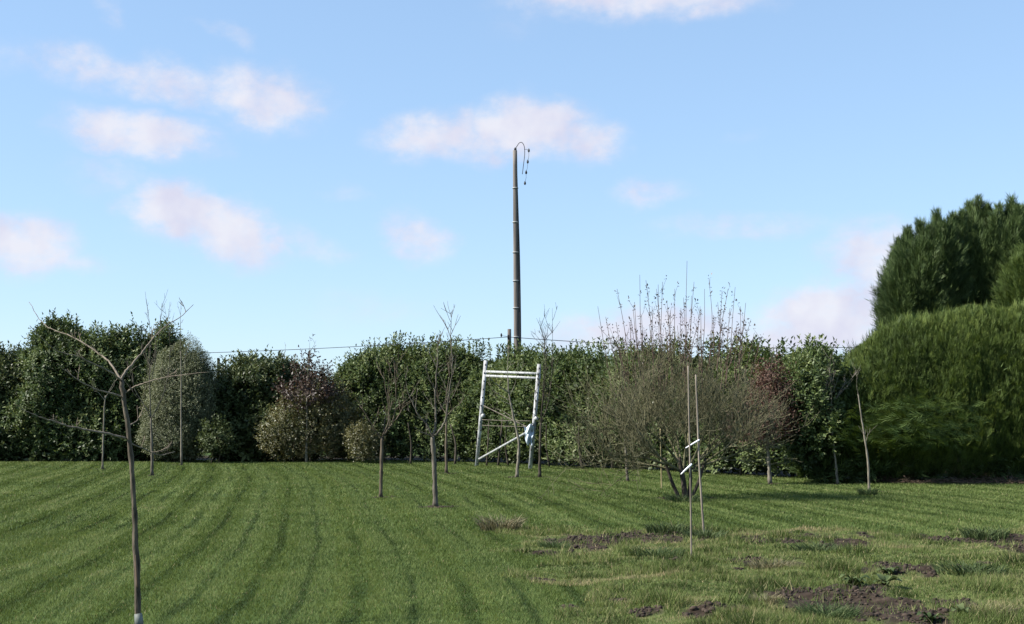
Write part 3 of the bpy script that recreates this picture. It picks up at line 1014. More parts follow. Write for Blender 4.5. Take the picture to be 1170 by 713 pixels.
def sapling(label, Y, trunk, r0, r1, limbs, mat, tw=6, twL=.35, seed=1, name='sapling', rmin=.0035, depth=1, cat='young tree', group='young bare trees on the lawn', sides=8, dYs=.25, bmat=None):
    r = np.random.default_rng(seed)
    r0, r1 = r0 * .88, r1 * .88
    base = G(*trunk[0]) if Y is None else at(*trunk[0], Y)
    Yb = base[1]
    base = np.array([base[0], base[1], 0])
    t = thing(name, label, cat, base, group)
    T = [at(px, py, Yb) for px, py in trunk]
    T[0] = np.array([T[0][0], Yb, -.03])
    T = spline(T, 5)
    mb = MB()
    rr = np.linspace(r0, r1, len(T)) * (1 + .10 * r.normal(size=len(T)))
    T[1:-1, :2] += r.normal(size=(len(T) - 2, 2)) * r0 * .07
    rr[0] *= 1.35
    rr[1] *= 1.1
    mb.tube(T, rr, sides)
    mb.build('trunk', mat, t, True)
    for li, limb in enumerate(limbs):
        (pts, ra) = limb[0], limb[1]
        dY = r.uniform(-dYs, dYs) if len(limb) < 3 else limb[2]
        k = len(pts)
        L_ = [at(px, py, Yb + dY * (i / (k - 1)) * 1.5) for i, (px, py) in enumerate(pts)]
        L_ = spline(L_, 5)
        L_[1:-1] += r.normal(size=L_[1:-1].shape) * ra * .25
        mb = MB()
        mb.tube(L_, np.linspace(ra, rmin * .7, len(L_)), 5)
        if tw:
            ln = np.linalg.norm(L_[-1] - L_[0])
            twigs(mb, L_, ra, r, max(2, int(tw * ln)), twL, rmin=rmin, depth=depth)
        mb.build('branch', bmat or mat, t)
    return t


# nearest sapling
t = sapling('nearest young bare tree, wide crooked branches, trunk foot at the bottom left of the photo', None,
            [(158, 714), (156.5, 660), (154, 600), (151, 540), (147, 495), (142, 458), (138.5, 433)], .027, .018,
            [([(138.5, 434), (126, 415), (113, 404), (87, 387), (62, 377), (48, 368), (33, 345)], .0095, .5),
             ([(138.5, 435), (129, 427), (108, 416), (87, 407), (61, 398), (34, 372)], .009, -.4),
             ([(140, 453), (125, 449), (110, 444.5), (92, 436), (77, 425), (66, 416)], .009, -.2),
             ([(145, 501), (119, 494.5), (82, 488), (64, 482), (48, 477), (30, 470), (17, 462)], .010, -.5),
             ([(138.5, 434), (144, 424), (152, 415), (163, 402), (171, 391), (180, 381), (189, 373), (206, 362), (221, 348)], .0105, .4),
             ([(142, 450), (155, 441), (168, 437), (181, 433), (196, 430), (210, 428), (240, 425)], .007, -.1),
             ([(146, 487), (153, 483), (161, 478)], .006, .1),
             ([(147, 506), (165, 513), (182, 520), (200, 516)], .006, .3)],
            M['bark_fore'], tw=3.2, twL=.15, seed=101, rmin=.003, sides=10, bmat=M['bark_branch'])
mb = MB()
Yb = G(158, 714)[1]
mb.tube([at(159.2, 716, Yb - .004), at(158.6, 708, Yb - .004), at(157.6, 701, Yb - .002)], [.034, .0325, .0285], 10)
mb.build('foot_guard', M['guard'], t, True)
mb = MB()
mb.tube(spline([at(157.2, 672, Yb - .024), at(156.8, 664, Yb - .028), at(155.9, 650, Yb - .027), at(154.8, 634, Yb - .023)], 4), np.array([.004, .006, .008, .009, .01, .01, .0105, .011, .011, .01, .008, .006, .003]), 7)
mb.build('bark_split', M['wood_wound'], t, True)

SAP = [
    ('thin pale young tree standing before the tallest laurel, left of the near trunk', None, [(117, 535), (118, 505), (119, 470), (120.5, 452)], .035, .02,
     [([(120, 456), (126, 444), (131, 436)], .012), ([(120, 458), (112, 448), (107, 446), (106, 434)], .012)], 'bark_pale', 3, .5, 201),
    ('young bare tree with upright forked branches in front of the grey green bush', None, [(174, 543), (173.5, 510), (172.5, 478)], .048, .03,
     [([(172.5, 480), (171, 445), (171, 417), (171.5, 378), (166, 333)], .02), ([(172.5, 479), (180, 465), (188, 446), (193, 420), (194, 391), (188, 350)], .018),
      ([(172.5, 477), (163, 460), (154, 445), (150, 428), (150, 415)], .017), ([(173, 516), (182, 520), (193, 516)], .008), ([(172, 440), (178, 410), (182, 380), (185, 346)], .012)], 'bark_grey', 4, .6, 203),
    ('very thin straight young tree on the right side of the grey green bush', None, [(207.5, 530.5), (207, 480), (207, 440), (206.5, 400)], .035, .015,
     [([(206.5, 402), (206, 370), (207, 345)], .012), ([(207, 430), (214, 400), (218, 378)], .01)], 'bark_pale', 2.0, .4, 205),
    ('young bare tree with a short forked crown, left of the thicker trunk in mid lawn', None, [(435, 567), (435.5, 540), (436, 520), (436.5, 500)], .042, .03,
     [([(436, 502), (430, 493), (424, 484), (415, 474)], .016), ([(437, 500), (443, 491), (448, 484), (455, 475), (460, 464), (462, 440)], .02), ([(437, 498), (444, 480), (443, 460), (440, 440), (438, 425)], .016),
      ([(448, 484), (452, 465), (452, 440), (450, 415)], .012)], 'bark_brown', 6, .6, 207),
    ('young bare tree with the thickest trunk in mid lawn and curving upright branches', None, [(497.5, 578), (497, 550), (495.5, 520), (494.5, 498)], .058, .042,
     [([(495, 499), (487, 496), (479, 493), (474, 488)], .014), ([(495, 500), (487.5, 485), (478, 474), (472, 462), (466, 448), (463, 430)], .02),
      ([(495.5, 498), (497.5, 480), (497.6, 447), (500, 404), (499, 382)], .026), ([(496, 498), (502, 492), (508, 483), (512, 462), (514.5, 441), (517, 414), (515.5, 390), (508, 366)], .026),
      ([(516, 400), (515, 384), (516, 358)], .01), ([(498, 446), (490, 432), (486, 420)], .01), ([(512, 462), (520, 448), (524, 436)], .01)], 'bark_grey', 5, .5, 209),
    ('young bare tree close behind the thickest mid lawn trunk, near the hedge', None, [(510, 540), (509.7, 515), (510, 490), (510.5, 474)], .05, .032,
     [([(510.5, 476), (518, 467), (525, 462), (532, 452)], .02), ([(510.5, 475), (510, 455), (513, 430), (512, 410)], .02), ([(510.5, 474), (503, 462), (498, 450)], .016)], 'bark_brown', 4, .6, 211),
    ('pale young tree with a crooked trunk standing in front of the white frame', None, [(590.5, 544), (592, 525), (593, 508), (590, 490), (587, 478), (584, 462), (581, 446), (580.5, 432)], .052, .018,
     [([(580.5, 448), (573, 443), (566, 438.5), (560, 432), (557, 424)], .018), ([(583, 458), (572, 452), (564, 447), (557, 436)], .015), ([(584.5, 463), (574, 458), (563, 452)], .012), ([(587, 478), (575, 470), (563, 466)], .01),
      ([(580.5, 434), (580, 415), (582, 395)], .012), ([(582, 452), (588, 440), (591, 425)], .012)], 'bark_pale', 2.5, .4, 213),
    ('young tree with long upright shoots close to the right leg of the white frame', None, [(616.5, 544), (617, 520), (617.5, 494), (618, 483)], .048, .03,
     [([(618, 484), (620, 460), (623, 430), (623, 400), (617, 366)], .02), ([(618, 482), (621, 440), (622, 400), (622, 385)], .016), ([(618, 485), (626, 460), (631, 420), (631, 352)], .016), ([(618, 486), (612, 470), (612, 445)], .014)], 'bark_dark', 5, .6, 215),
    ('young bare tree at the left edge of the large bare bush', None, [(717, 548.5), (716, 530), (714.5, 507), (713.5, 490)], .045, .03,
     [([(713.5, 492), (709, 465), (712, 440), (710, 415)], .018), ([(714, 490), (722, 468), (726, 445)], .016), ([(714, 494), (704, 478), (697, 462)], .014)], 'bark_grey', 6, .6, 217),
    ('slender young tree before the left end of the clipped conifer hedge, crown pale and fine', None, [(957, 551.5), (954.5, 525), (951.5, 500), (949.5, 475)], .036, .02,
     [([(949.5, 477), (950, 450), (948.5, 430), (949, 405)], .015), ([(949.5, 476), (945, 455), (944, 435)], .012), ([(950, 470), (960, 446), (973, 433)], .012), ([(950, 480), (946, 474), (943, 468)], .01)], 'bark_pale', 9, .5, 219),
    ('leaning young tree with few branches and a grass clump at its foot', None, [(993, 560.5), (992, 530), (988, 500), (984, 475), (980.5, 450)], .032, .014,
     [([(989.5, 505), (991.5, 496), (990.5, 487)], .01), ([(981, 452), (979, 440), (979, 428)], .008)], 'bark_pale', 3, .3, 221),
]
for (lab, Y, tr, r0, r1, limbs, mt, tw, tl, sd) in SAP:
    sapling(lab, Y, tr, r0, r1, limbs, M[mt], tw, tl, sd, rmin=.0045)

# red-leaved sapling
t = sapling('young tree with dark red leaves at its top, before the olive yellow shrub', None, [(350, 528.5), (350.5, 490), (350.5, 455)], .04, .028,
            [([(350.5, 457), (351, 435), (353, 410), (354, 390)], .018), ([(350.5, 455), (343, 435), (335, 418), (322, 402)], .014), ([(350.5, 452), (358, 440), (366, 428), (378, 412)], .014)], M['bark_pale'], 4, .5, 231, rmin=.005)
P, Nm = ellipsoid_points([px_lump(352, 446, 47.3, 26, 22, .7), px_lump(338, 452, 47.4, 18, 16, .6), px_lump(366, 432, 47.3, 12, 12, .5), px_lump(374, 448, 47.5, 14, 16, .5), px_lump(353, 415, 47.3, 8, 14, .3)], 32, rng, bump=.5, seed=233, thick=.7)
leafy('crown', t, P, Nm, M['red_leaf'], 7, .11, .5, slen=.3)

# brown-leaved tree
t = sapling('young tree holding dry reddish brown leaves, right of the large bare bush', None, [(880, 551), (878.5, 530), (876.5, 505), (875, 480)], .055, .035,
            [([(875, 482), (866, 465), (858, 445), (850, 430)], .02), ([(875, 480), (876, 455), (880, 430), (884, 405)], .022), ([(875, 478), (885, 465), (893, 450)], .018), ([(875.5, 488), (862, 482), (848, 476)], .016)], M['bark_pale'], 8, .5, 241, name='young_tree', rmin=.005)
P, Nm = ellipsoid_points([px_lump(872, 470, 32.8, 30, 26, .7), px_lump(856, 482, 32.6, 26, 20, .6), px_lump(886, 452, 33, 18, 30, .55), px_lump(892, 478, 33, 15, 24, .5), px_lump(876, 440, 33, 14, 20, .45), px_lump(850, 490, 32.5, 22, 15, .5), px_lump(874, 493, 32.5, 24, 13, .5)], 190, rng, bump=.3, seed=243, thick=.7)
leafy('crown', t, P, Nm, M['brown_leaf'], 6, .07, .5, slen=.25)

# ------------------------------------------------------------------ the large bare bush
r = np.random.default_rng(301)
base = G(783, 569)
t = thing('bare_bush', 'large bare many-stemmed bush with a dome of twigs and tall thin wands', 'bush', (base[0], base[1], 0))
mb = MB()
for (dx, dy, tx, ty, rr) in [(0, 0, -.12, .05, .060), (.06, .05, .10, .1, .042), (-.1, .02, -.42, -.05, .04), (.1, -.02, .42, .0, .036), (0, .1, -.05, .4, .036)]:
    P = spline([(base[0] + dx, base[1] + dy, -.05), (base[0] + dx * 1.5 + tx * .3, base[1] + dy + ty * .4, .35), (base[0] + tx, base[1] + ty, .8)], 4)
    mb.tube(P, np.linspace(rr, rr * .75, len(P)), 7)
mb.build('trunk', M['bark_dark'], t, True)
cx0, cz0 = at(768, 470, base[1])[0], 1.35


def grow(mb, p, d, L, r0, lvl, tips):
    k = 5
    q = [p]
    for j in range(k):
        d = unit(d + .16 * rand_unit(1, r)[0] + np.array([0, 0, .05 if lvl > 0 else .02]))
        q.append(q[-1] + d * L / k)
    q = np.array(q)
    mb.tube(q, np.linspace(r0, max(.0035, r0 * .45), len(q)), 5 if lvl == 0 else 3, cap=False)
    tips.append((q[-1], d))
    if lvl < 3:
        nch = [7, 6, 5][lvl]
        for c_ in range(nch):
            i = 1 + int(r.random() * (k - .01))
            dd = unit(d * .75 + rand_unit(1, r)[0] * .7 + np.array([0, 0, .22]))
            grow(mb, q[min(i, k)], dd, L * (.62 + .2 * r.random()), max(.004, r0 * .45), lvl + 1, tips)


tips = []
dirs = [(-1, -.25, .32), (-.9, .3, .6), (-.6, -.6, .8), (-.35, .5, 1.1), (-.1, -.35, 1.3), (.2, .4, 1.3), (.45, -.5, .95), (.65, .45, .8), (.95, -.15, .55), (1, .2, .3), (-1, .1, .12), (.7, -.7, .25), (-.6, -.8, .3), (0, .8, .7)]
for d in dirs:
    d = unit(np.array(d))
    mb = MB()
    st = np.array([base[0] + d[0] * .3, base[1] + d[1] * .25, .55 + .25 * r.random()])
    horiz = math.hypot(d[0], d[1])
    grow(mb, st, d, 1.0 + (.36 if d[0] < .3 else .16) * horiz, .028, 0, tips)
    mb.build('branch', M['twig'], t)
# upright wands
wt = [(i, tp) for i, tp in enumerate(tips) if tp[0][2] > 1.7]
wands = [(692, 362), (705, 330), (704, 368), (720, 368), (731, 314), (733, 360), (738, 320), (745, 350), (750, 330), (752, 325), (757, 322), (762, 345), (766, 355), (771, 330), (778, 352), (785, 298), (781, 340), (790, 338), (793, 322),
         (800, 350), (805, 330), (810, 318), (815, 360), (820, 345), (825, 332), (832, 330), (834, 352), (840, 328), (846, 350), (852, 346), (858, 365), (862, 380), (870, 385), (683, 350), (715, 380), (725, 345), (742, 372), (774, 372), (798, 372), (828, 370), (812, 378), (760, 375), (788, 365), (736, 382), (848, 378), (700, 385)]
for _ in range(20):
    wands.append((r.uniform(690, 862), r.uniform(352, 398)))
mbw = MB()
lp = []
for (px, py) in wands:
    bx = 778 + (px - 778) * .84 + r.uniform(-6, 6)
    by = 425 + r.uniform(-12, 25)
    Yw = base[1] + r.uniform(-1.2, 1.2)
    a_, b_ = at(bx, by, Yw), at(px, py, Yw)
    m_ = (a_ + b_) / 2 + np.array([r.uniform(-.06, .06), r.uniform(-.1, .1), 0])
    P = spline([a_, m_, b_], 5)
    mbw.tube(P, np.linspace(.0075, .0035, len(P)), 4, cap=False)
    for _ in range(int(2 + r.random() * 6)):
        f_ = .25 + .75 * r.random()
        c_ = P[int(f_ * (len(P) - 1))]
        if r.random() < .45:
            e_ = c_ + np.array([r.uniform(-.12, .12), r.uniform(-.1, .1), r.uniform(.12, .3)])
            mbw.tube([c_, (c_ + e_) / 2 + r.normal(size=3) * .01, e_], [.004, .0035, .002], 3, cap=False)
            lp.append(e_)
        lp.append(c_)
mbw.build('wand', M['wand'], t)
lp = np.array(lp)
P_ = np.repeat(lp, 2, 0) + rng.normal(size=(len(lp) * 2, 3)) * .015
V, Q, R = shoots(P_, np.tile([0, 0, 1.], (len(P_), 1)), 2, .055, .45, rng, slen=.05)
link_mesh('bud', V, Q, None, M['red_leaf'], t, rnd=R)['kind'] = 'stuff'
# sparse small leaves left on the twigs
tp = np.array([a for a, d in tips])
sel = rng.random(len(tp)) < .12
P_ = tp[sel]
V, Q, R = shoots(P_, np.tile([0, 0, 1.], (len(P_), 1)), 3, .05, .5, rng, slen=.1)
link_mesh('leaf', V, Q, None, M['yellow_leaf'], t, rnd=R)['kind'] = 'stuff'

# ------------------------------------------------------------------ stakes and ties
def stake(label, pts, rad, mat, group=None, name='wooden_stake', cat='stake'):
    g = G(*pts[0])
    Yb = g[1]
    t = thing(name, label, cat, (g[0], Yb, 0), group)
    P = [at(px, py, Yb) for px, py in pts]
    P[0] = np.array([g[0], Yb, -.06])
    P = spline(P, 5)
    mb = MB()
    mb.tube(P, np.linspace(rad, rad * .75, len(P)), 8)
    mb.build('shaft', mat, t, True)
    return t, Yb


t, Yb = stake('tall thin straight stake nearest the viewer, with a lower white tie, before the bare bush', [(790, 641), (789, 560), (787.3, 480), (786.2, 418)], .0105, M['stake'], 'stakes before the bare bush')
mb = MB()
mb.tube(spline([at(790.6, 530, Yb - .016), at(787.6, 533, Yb - .02), at(783, 537, Yb - .02), at(778, 542, Yb)], 4), [.008, .011, .012, .011, .012, .012, .011, .010, .010, .009, .008, .008, .007], 6)
mb.build('tie', M['tape'], t)
t, Yb = stake('tall leaning stake behind the straight one, with an upper white tie, before the bare bush', [(804.5, 611), (801.5, 570), (799, 530), (797, 480), (795, 428)], .0155, M['stake'], 'stakes before the bare bush')
mb = MB()
mb.tube(spline([at(799.5, 502.5, Yb - .02), at(795, 505, Yb - .026), at(790, 508, Yb - .02), at(783.5, 512, Yb)], 4), [.009, .012, .013, .012, .012, .011, .012, .011, .010, .010, .009, .008, .008], 6)
mb.build('tie', M['tape'], t)
stake('yellowish cane standing in the grass left of the bare bush', [(756, 558), (755.5, 530), (754.5, 490)], .018, M['bamboo'], name='garden_cane', cat='cane')

# ------------------------------------------------------------------ white frame
YL, YR = G(545, 532)[1], G(606, 535.5)[1]
L0, L1 = at(544.6, 532, YL), at(555, 412, YL)
R0, R1 = at(605.6, 535.5, YR), at(616.2, 416, YR)
t = thing('timber_frame', 'tall white frame of two leaning posts joined by twin top rails and a diagonal brace', 'frame', ((L0[0] + R0[0]) / 2, (YL + YR) / 2, 0))


def along(a, b, f):
    return a + (b - a) * f


for (a, b) in ((L0, L1), (R0, R1)):
    mb = MB()
    a = a.copy()
    a[2] = -.05
    mb.bar(a, b, .125, .11)
    o = mb.build('post', M['white'], t)
    for f_ in np.linspace(.04, .96, 13):          # dark bolt heads down the post
        c_ = along(a, b, f_) + np.array([random.uniform(-.03, .03), -.057, 0])
        mb = MB()
        mb.bar(c_ + np.array([0, -.004, -.022]), c_ + np.array([0, -.004, .022]), .035, .012)
        mb.build('bolt', M['pole_dark'], o)
for fy0, fy1 in ((424.5, 426.8), (429.3, 432)):
    mb = MB()
    mb.bar(at(555.5, fy0, YL - .1), at(615.5, fy1, YR - .1), .07, .05)
    mb.build('top_rail', M['grey_bar'], t)
mb = MB()
mb.bar(at(547.5, 524.5, YL - .09), at(601, 494.5, YR - .09), .07, .05)
mb.build('diagonal_brace', M['grey_bar'], t)
mb = MB()
mb.tube(spline([at(552.5, 463.5, YL - .1), at(580, 477, (YL + YR) / 2), at(611, 492, YR - .1)], 4), .02, 6)
mb.build('brace_rod', M['bark_grey'], t)
for yy_ in (479.5, 486):
    mb = MB()
    mb.tube(spline([at(551, yy_, YL - .1), at(575, yy_ + 1, (YL + YR) / 2), at(606, yy_ + 1.5, YR - .1)], 4), .013, 5)
    mb.build('rail_wire', M['bark_grey'], t)
for (px, py, Yk) in ((552.0, 475, YL - .09), (612.8, 478, YR - .09)):
    mb = MB()
    mb.tube([at(px, py + 2.2, Yk), at(px, py, Yk), at(px, py - 2.2, Yk)], [.05, .075, .045], 8)
    mb.build('insulator', M['white'], t, True)

# crumpled plastic sheet hanging on the right post
nu, nv = 15, 22
V = []
for j in range(nv):
    for i in range(nu):
        fu, fv = i / (nu - 1), j / (nv - 1)
        wtop, wbot = 11.5, 5.0
        wv = wtop + (wbot - wtop) * fv ** 1.3
        cxp = 603.2 + 3.2 * fv
        px = cxp + (fu - .5) * wv + 1.2 * math.sin(5 * fv + 1)
        py = 486.5 + 21 * fv + 2.2 * math.sin(7 * fu + 2 * fv)
        Yv = YR - .13 + .06 * math.sin(9 * fu + 3 * fv) + .04 * math.sin(13 * fv + 5 * fu)
        V.append(at(px, py, Yv))
V = np.array(V)
Q = [(j * nu + i, j * nu + i + 1, (j + 1) * nu + i + 1, (j + 1) * nu + i) for j in range(nv - 1) for i in range(nu - 1)]
o = link_mesh('plastic_sheet', V, Q, None, M['sheet'], None, smooth=True)
so = o.modifiers.new('thick', 'SOLIDIFY')
so.thickness = .006
tag(o, 'crumpled pale blue plastic sheet hanging on the right post of the white frame', 'plastic sheet')

# ------------------------------------------------------------------ poles and wires
YP = 49.0
pb = at(591.2, 525, YP)
t = thing('utility_pole', 'very tall weathered wooden utility pole rising behind the hedge, loose cable at its top', 'pole', (pb[0], YP, 0))
PT = [np.array([pb[0] + .01, YP, -.2]), at(590.6, 400, YP), at(589.4, 280, YP), at(588.4, 172, YP)]
P = spline(PT, 6)
mb = MB()
mb.tube(P, np.linspace(.135, .082, len(P)), 14)
mb.build('shaft', M['pole'], t, True)
mb = MB()
mb.tube([at(588.8, 172, YP), at(588.8, 169.8, YP), at(588.9, 168.6, YP)], [.05, .05, .02], 10)
mb.build('cap', M['pole_dark'], t, True)
mb = MB()
gp = spline([at(592.2, 525, YP - .05), at(593.9, 400, YP - .05), at(592.9, 300, YP - .04), at(591.2, 235, YP - .03), at(590.2, 195, YP - .03)], 5)
mb.tube(gp, np.linspace(.065, .028, len(gp)), 8)
mb.build('cable_guard', M['pole_dark'], t, True)
for by in (215, 254, 288.5, 321, 352, 385):
    f_ = (525 - by) / 353
    c_ = at(591.0 - 2.5 * f_, by, YP)
    rr = .137 - .054 * f_ + .012
    mb = MB()
    mb.tube([c_ - np.array([0, 0, .022]), c_ + np.array([0, 0, .022])], [rr + .012, rr + .012], 14)
    mb.build('band', M['band'], t)
mb = MB()
mb.tube(spline([at(588.9, 170, YP), at(591, 166.5, YP - .05), at(593.5, 163.2, YP - .1), at(596.5, 163, YP - .12), at(599, 167.5, YP - .12), at(599.5, 176, YP - .1), at(598.3, 187, YP - .1), at(596.8, 199, YP - .1)], 5), .014, 6)
mb.build('loose_cable', M['wire'], t, True)
prev = None
mbs = MB()
for (px, py) in ((604.2, 172), (603.0, 184.8), (601.2, 197), (599.8, 209.3)):
    c_ = at(px, py, YP - .12)
    mb = MB()
    mb.tube([c_ + np.array([0, 0, .075]), c_ + np.array([0, 0, .02]), c_ - np.array([0, 0, .03]), c_ - np.array([0, 0, .07])], [.015, .038, .042, .014], 8)
    mb.build('insulator', M['pole_dark'], t, True)
    if prev is not None:
        mbs.tube([prev, (prev + c_) / 2 + np.array([.02, 0, 0]), c_], .006, 4)
    prev = c_
mbs.tube([at(599, 171, YP - .12), at(601.5, 170.5, YP - .12), at(604.2, 172, YP - .12)], .008, 4)
mbs.build('insulator_wire', M['wire'], t)

YQ = 48.4
qb = at(582, 525, YQ)
t = thing('wooden_post', 'short weathered post beside the foot of the tall pole, carrying the wires', 'post', (qb[0], YQ, 0))
mb = MB()
P = spline([np.array([qb[0], YQ, -.2]), at(582, 440, YQ), at(582, 376, YQ)], 5)
mb.tube(P, np.linspace(.088, .068, len(P)), 12)
mb.build('shaft', M['pole'], t, True)
mb = MB()
mb.tube([at(580.6, 387.5, YQ - .06), at(580.6, 384.5, YQ - .06), at(580.6, 382.5, YQ - .06)], [.02, .04, .022], 8)
mb.build('insulator', M['pole_dark'], t, True)
mb = MB()
mb.tube([at(582, 384.5, YQ), at(577, 384, YQ), at(572.8, 383.6, YQ)], .008, 5)
mb.build('bracket', M['pole_dark'], t)
mb = MB()
mb.tube([at(572.8, 385, YQ), at(572.8, 382.8, YQ), at(572.8, 380.8, YQ)], [.02, .038, .02], 8)
mb.build('insulator', M['pole_dark'], t, True)


def wire(label, a, b, sag, rad):
    s_ = np.linspace(0, 1, 34)[:, None]
    P = a + (b - a) * s_
    P[:, 2] -= (4 * sag * s_ * (1 - s_))[:, 0]
    mb = MB()
    mb.tube(P, rad, 5)
    o = mb.build('overhead_wire', M['wire'], None, True)
    tag(o, label, 'wire', 'overhead wires beside the tall pole')


a0 = at(580.6, 385, YQ - .06)
wire('overhead wire running left from the post above the bushes', a0, at(-420, 392, 56), .62, .0115)
wire('overhead wire running right from the post behind the bare bush', a0, at(1060, 394, 52), .25, .013)

# small dark post in the gap
gb = at(249.5, 525, 50.8)
t = thing('wooden_post', 'dark slim post showing above the bushes, right of the grey green bush', 'post', (gb[0], 50.8, 0))
mb = MB()
mb.bar((gb[0], 50.8, -.1), at(249.5, 409, 50.8), .085, .085)
mb.build('shaft', M['bark_dark'], t)
mb = MB()
mb.bar(at(250, 419, 50.72), at(261, 411, 50.72), .035, .035)
mb.build('arm', M['bark_dark'], t)

# ------------------------------------------------------------------ small things on the ground
g = G(78, 526.5)
mb = MB()
mb.blob((g[0], g[1], .1), (.2, .16, .17), 5)
tag(mb.build('rock', M['rock'], None, True), 'pale grey rock at the foot of the tallest laurel', 'rock')

# dead twigs under the left laurel
def brush(label, cx_, cy_, rx, ry, hgt, n, mat, L, name='brush_pile', cat='brushwood', seed=0, rad=.01):
    r = np.random.default_rng(seed)
    mb = MB()
    for _ in range(n):
        a_ = r.random() * 6.283
        q = math.sqrt(r.random())
        x_, y_ = cx_ + rx * q * math.cos(a_), cy_ + ry * q * math.sin(a_)
        z_ = hgt * (1 - q ** 2) * r.random() + .01
        d = unit(np.array([r.normal(), r.normal() * .6, r.normal() * .25 + .05]))
        l = L * (.4 + .8 * r.random())
        p0 = np.array([x_, y_, z_]) - d * l / 2
        p1 = p0 + d * l
        p0[2], p1[2] = max(p0[2], .0), max(p1[2], .01)
        m_ = (p0 + p1) / 2 + r.normal(size=3) * l * .06
        mb.tube(spline([p0, m_, p1], 3), np.linspace(rad * (.5 + r.random()), rad * .3, 7), 4, cap=False)
    o = mb.build(name, mat, None)
    return tag(o, label, cat)


g = G(130, 524)
brush('low tangle of dry grey brown twigs under the tallest laurel', g[0], g[1] - .6, 1.3, .5, .75, 260, M['litter'], .8, seed=1, rad=.009)
g = G(1022, 549.5)
brush('mound of dry brown cuttings at the foot of the conifer hedge', g[0] - .1, g[1] - .2, .75, .4, .34, 420, M['litter'], .4, seed=2, rad=.008)
g = G(1110, 552)
o = brush('thin strip of dry sticks along the foot of the conifer hedge', g[0] + .6, g[1] + .1, 2.4, .35, .12, 420, M['litter'], .35, seed=3, rad=.007)


def log(label, p0, p1, rad, mat, name='fallen_branch'):
    mb = MB()
    P = spline([p0, (p0 + p1) / 2 + np.array([.03, 0, .02]), p1], 5)
    mb.tube(P, np.linspace(rad, rad * .7, len(P)), 7)
    o = mb.build(name, mat, None, True)
    tag(o, label, 'branch')


g = G(1096, 551)
log('thin pale broken branch propped against the conifer hedge', np.array([g[0], g[1], .02]), at(1071, 531, g[1] + .25), .022, M['bark_grey'])
g = G(1156, 551.5)
log('thick grey broken branch propped under the conifer hedge near the photo edge', np.array([g[0], g[1], .03]), at(1148, 528, g[1] + .3), .05, M['bark_grey'])


def tuft(label, px, py, n, h, spread, mat, seed, name='grass_tuft', cat='grass tuft', w=.008, droop=.8, group=None):
    r = np.random.default_rng(seed)
    g = G(px, py)
    z_ = float(ground_h(np.array([g[0]]), np.array([g[1]]))[0])
    a_ = r.random(n) * 6.283
    q = np.sqrt(r.random(n)) * spread
    B = np.stack([g[0] + np.cos(a_) * q, g[1] + np.sin(a_) * q, np.full(n, z_ - .02)], 1)
    a2 = a_ + r.normal(size=n) * .7
    out_ = np.stack([np.cos(a2), np.sin(a2), np.zeros(n)], 1)
    hh_ = h * (.45 + .7 * r.random(n))
    D0 = unit(out_ * (.3 + .25 * r.random(n))[:, None] + np.array([0, 0, 1]))
    D1 = unit(out_ * (droop * (.5 + r.random(n)))[:, None] + np.array([0, 0, .45]))
    mid = B + D0 * (hh_ * .6)[:, None]
    tip = mid + D1 * (hh_ * .6)[:, None]
    side = unit(np.cross(D0, rand_unit(n, r)))
    W_ = (w * (.7 + .6 * r.random(n)))[:, None]
    V = np.stack([B - side * W_ / 2, B + side * W_ / 2, mid + side * W_ * .4, mid - side * W_ * .4, tip], 1).reshape(-1, 3)
    i0 = np.arange(n) * 5
    Q = np.stack([i0, i0 + 1, i0 + 2, i0 + 3], 1)
    T = np.stack([i0 + 3, i0 + 2, i0 + 4], 1)
    rv = np.repeat(np.clip(r.random(n) * .9 + .05, 0, 1), 5)
    o = link_mesh(name, V, Q, T, mat, None, rnd=rv)
    tag(o, label, cat, group)


tuft('dry brownish weed clump alone on the mown lawn, left of the rough ground', 572, 603, 420, .26, .28, M['dry_grass'], 401, 'weed_clump', 'weed', w=.014, group='weed and grass clumps')
tuft('dark green grass tuft at the left end of the long bare soil strip', 634, 624, 300, .17, .16, M['blue_grass'], 402, group='weed and grass clumps')
tuft('green grass tuft between the long soil strip and the straight stake', 751, 636, 420, .16, .3, M['blue_grass'], 403, group='weed and grass clumps')
tuft('large blue green grass tuft on the left edge of the biggest soil patch', 944, 703, 800, .15, .24, M['blue_grass'], 404, w=.007, group='weed and grass clumps')
tuft('small grass clump around the foot of the leaning young tree', 992, 565, 220, .2, .16, M['blue_grass'], 405, w=.014, group='weed and grass clumps')
tuft('tall dark grass around the foot of the large bare bush', 781, 573, 300, .2, .34, M['blue_grass'], 406, w=.014, group='weed and grass clumps')
tuft('dark clump of grass at the foot of the leaning stake', 806, 614, 320, .14, .28, M['weed'], 407, w=.011, group='weed and grass clumps')
tuft('dark weed clump left of the soil patch under the conifer hedge side', 935, 627, 420, .16, .32, M['weed'], 408, 'weed_clump', 'weed', w=.012, group='weed and grass clumps')
tuft('dark weed clump in the rough grass right of the biggest soil patch', 1110, 655, 460, .15, .34, M['weed'], 409, 'weed_clump', 'weed', w=.011, group='weed and grass clumps')
tuft('yellowish dry grass clump between the straight stake and the small soil patches', 884, 648, 420, .11, .26, M['dry_grass'], 410, w=.01, group='weed and grass clumps')
tuft('pale dry grass clump at the lower right of the photo', 1132, 701, 420, .10, .22, M['dry_grass'], 411, w=.007, group='weed and grass clumps')
tuft('pale dry grass clump left of the large blue green tuft', 872, 690, 220, .13, .12, M['dry_grass'], 412, w=.007, group='weed and grass clumps')
tuft('dark weed clump on the far right strip of reddish soil', 1125, 611, 380, .18, .3, M['weed'], 413, 'weed_clump', 'weed', w=.013, group='weed and grass clumps')
tuft('dark weed clump on the right end of the long bare soil strip', 764, 607, 380, .17, .3, M['weed'], 414, 'weed_clump', 'weed', w=.013, group='weed and grass clumps')


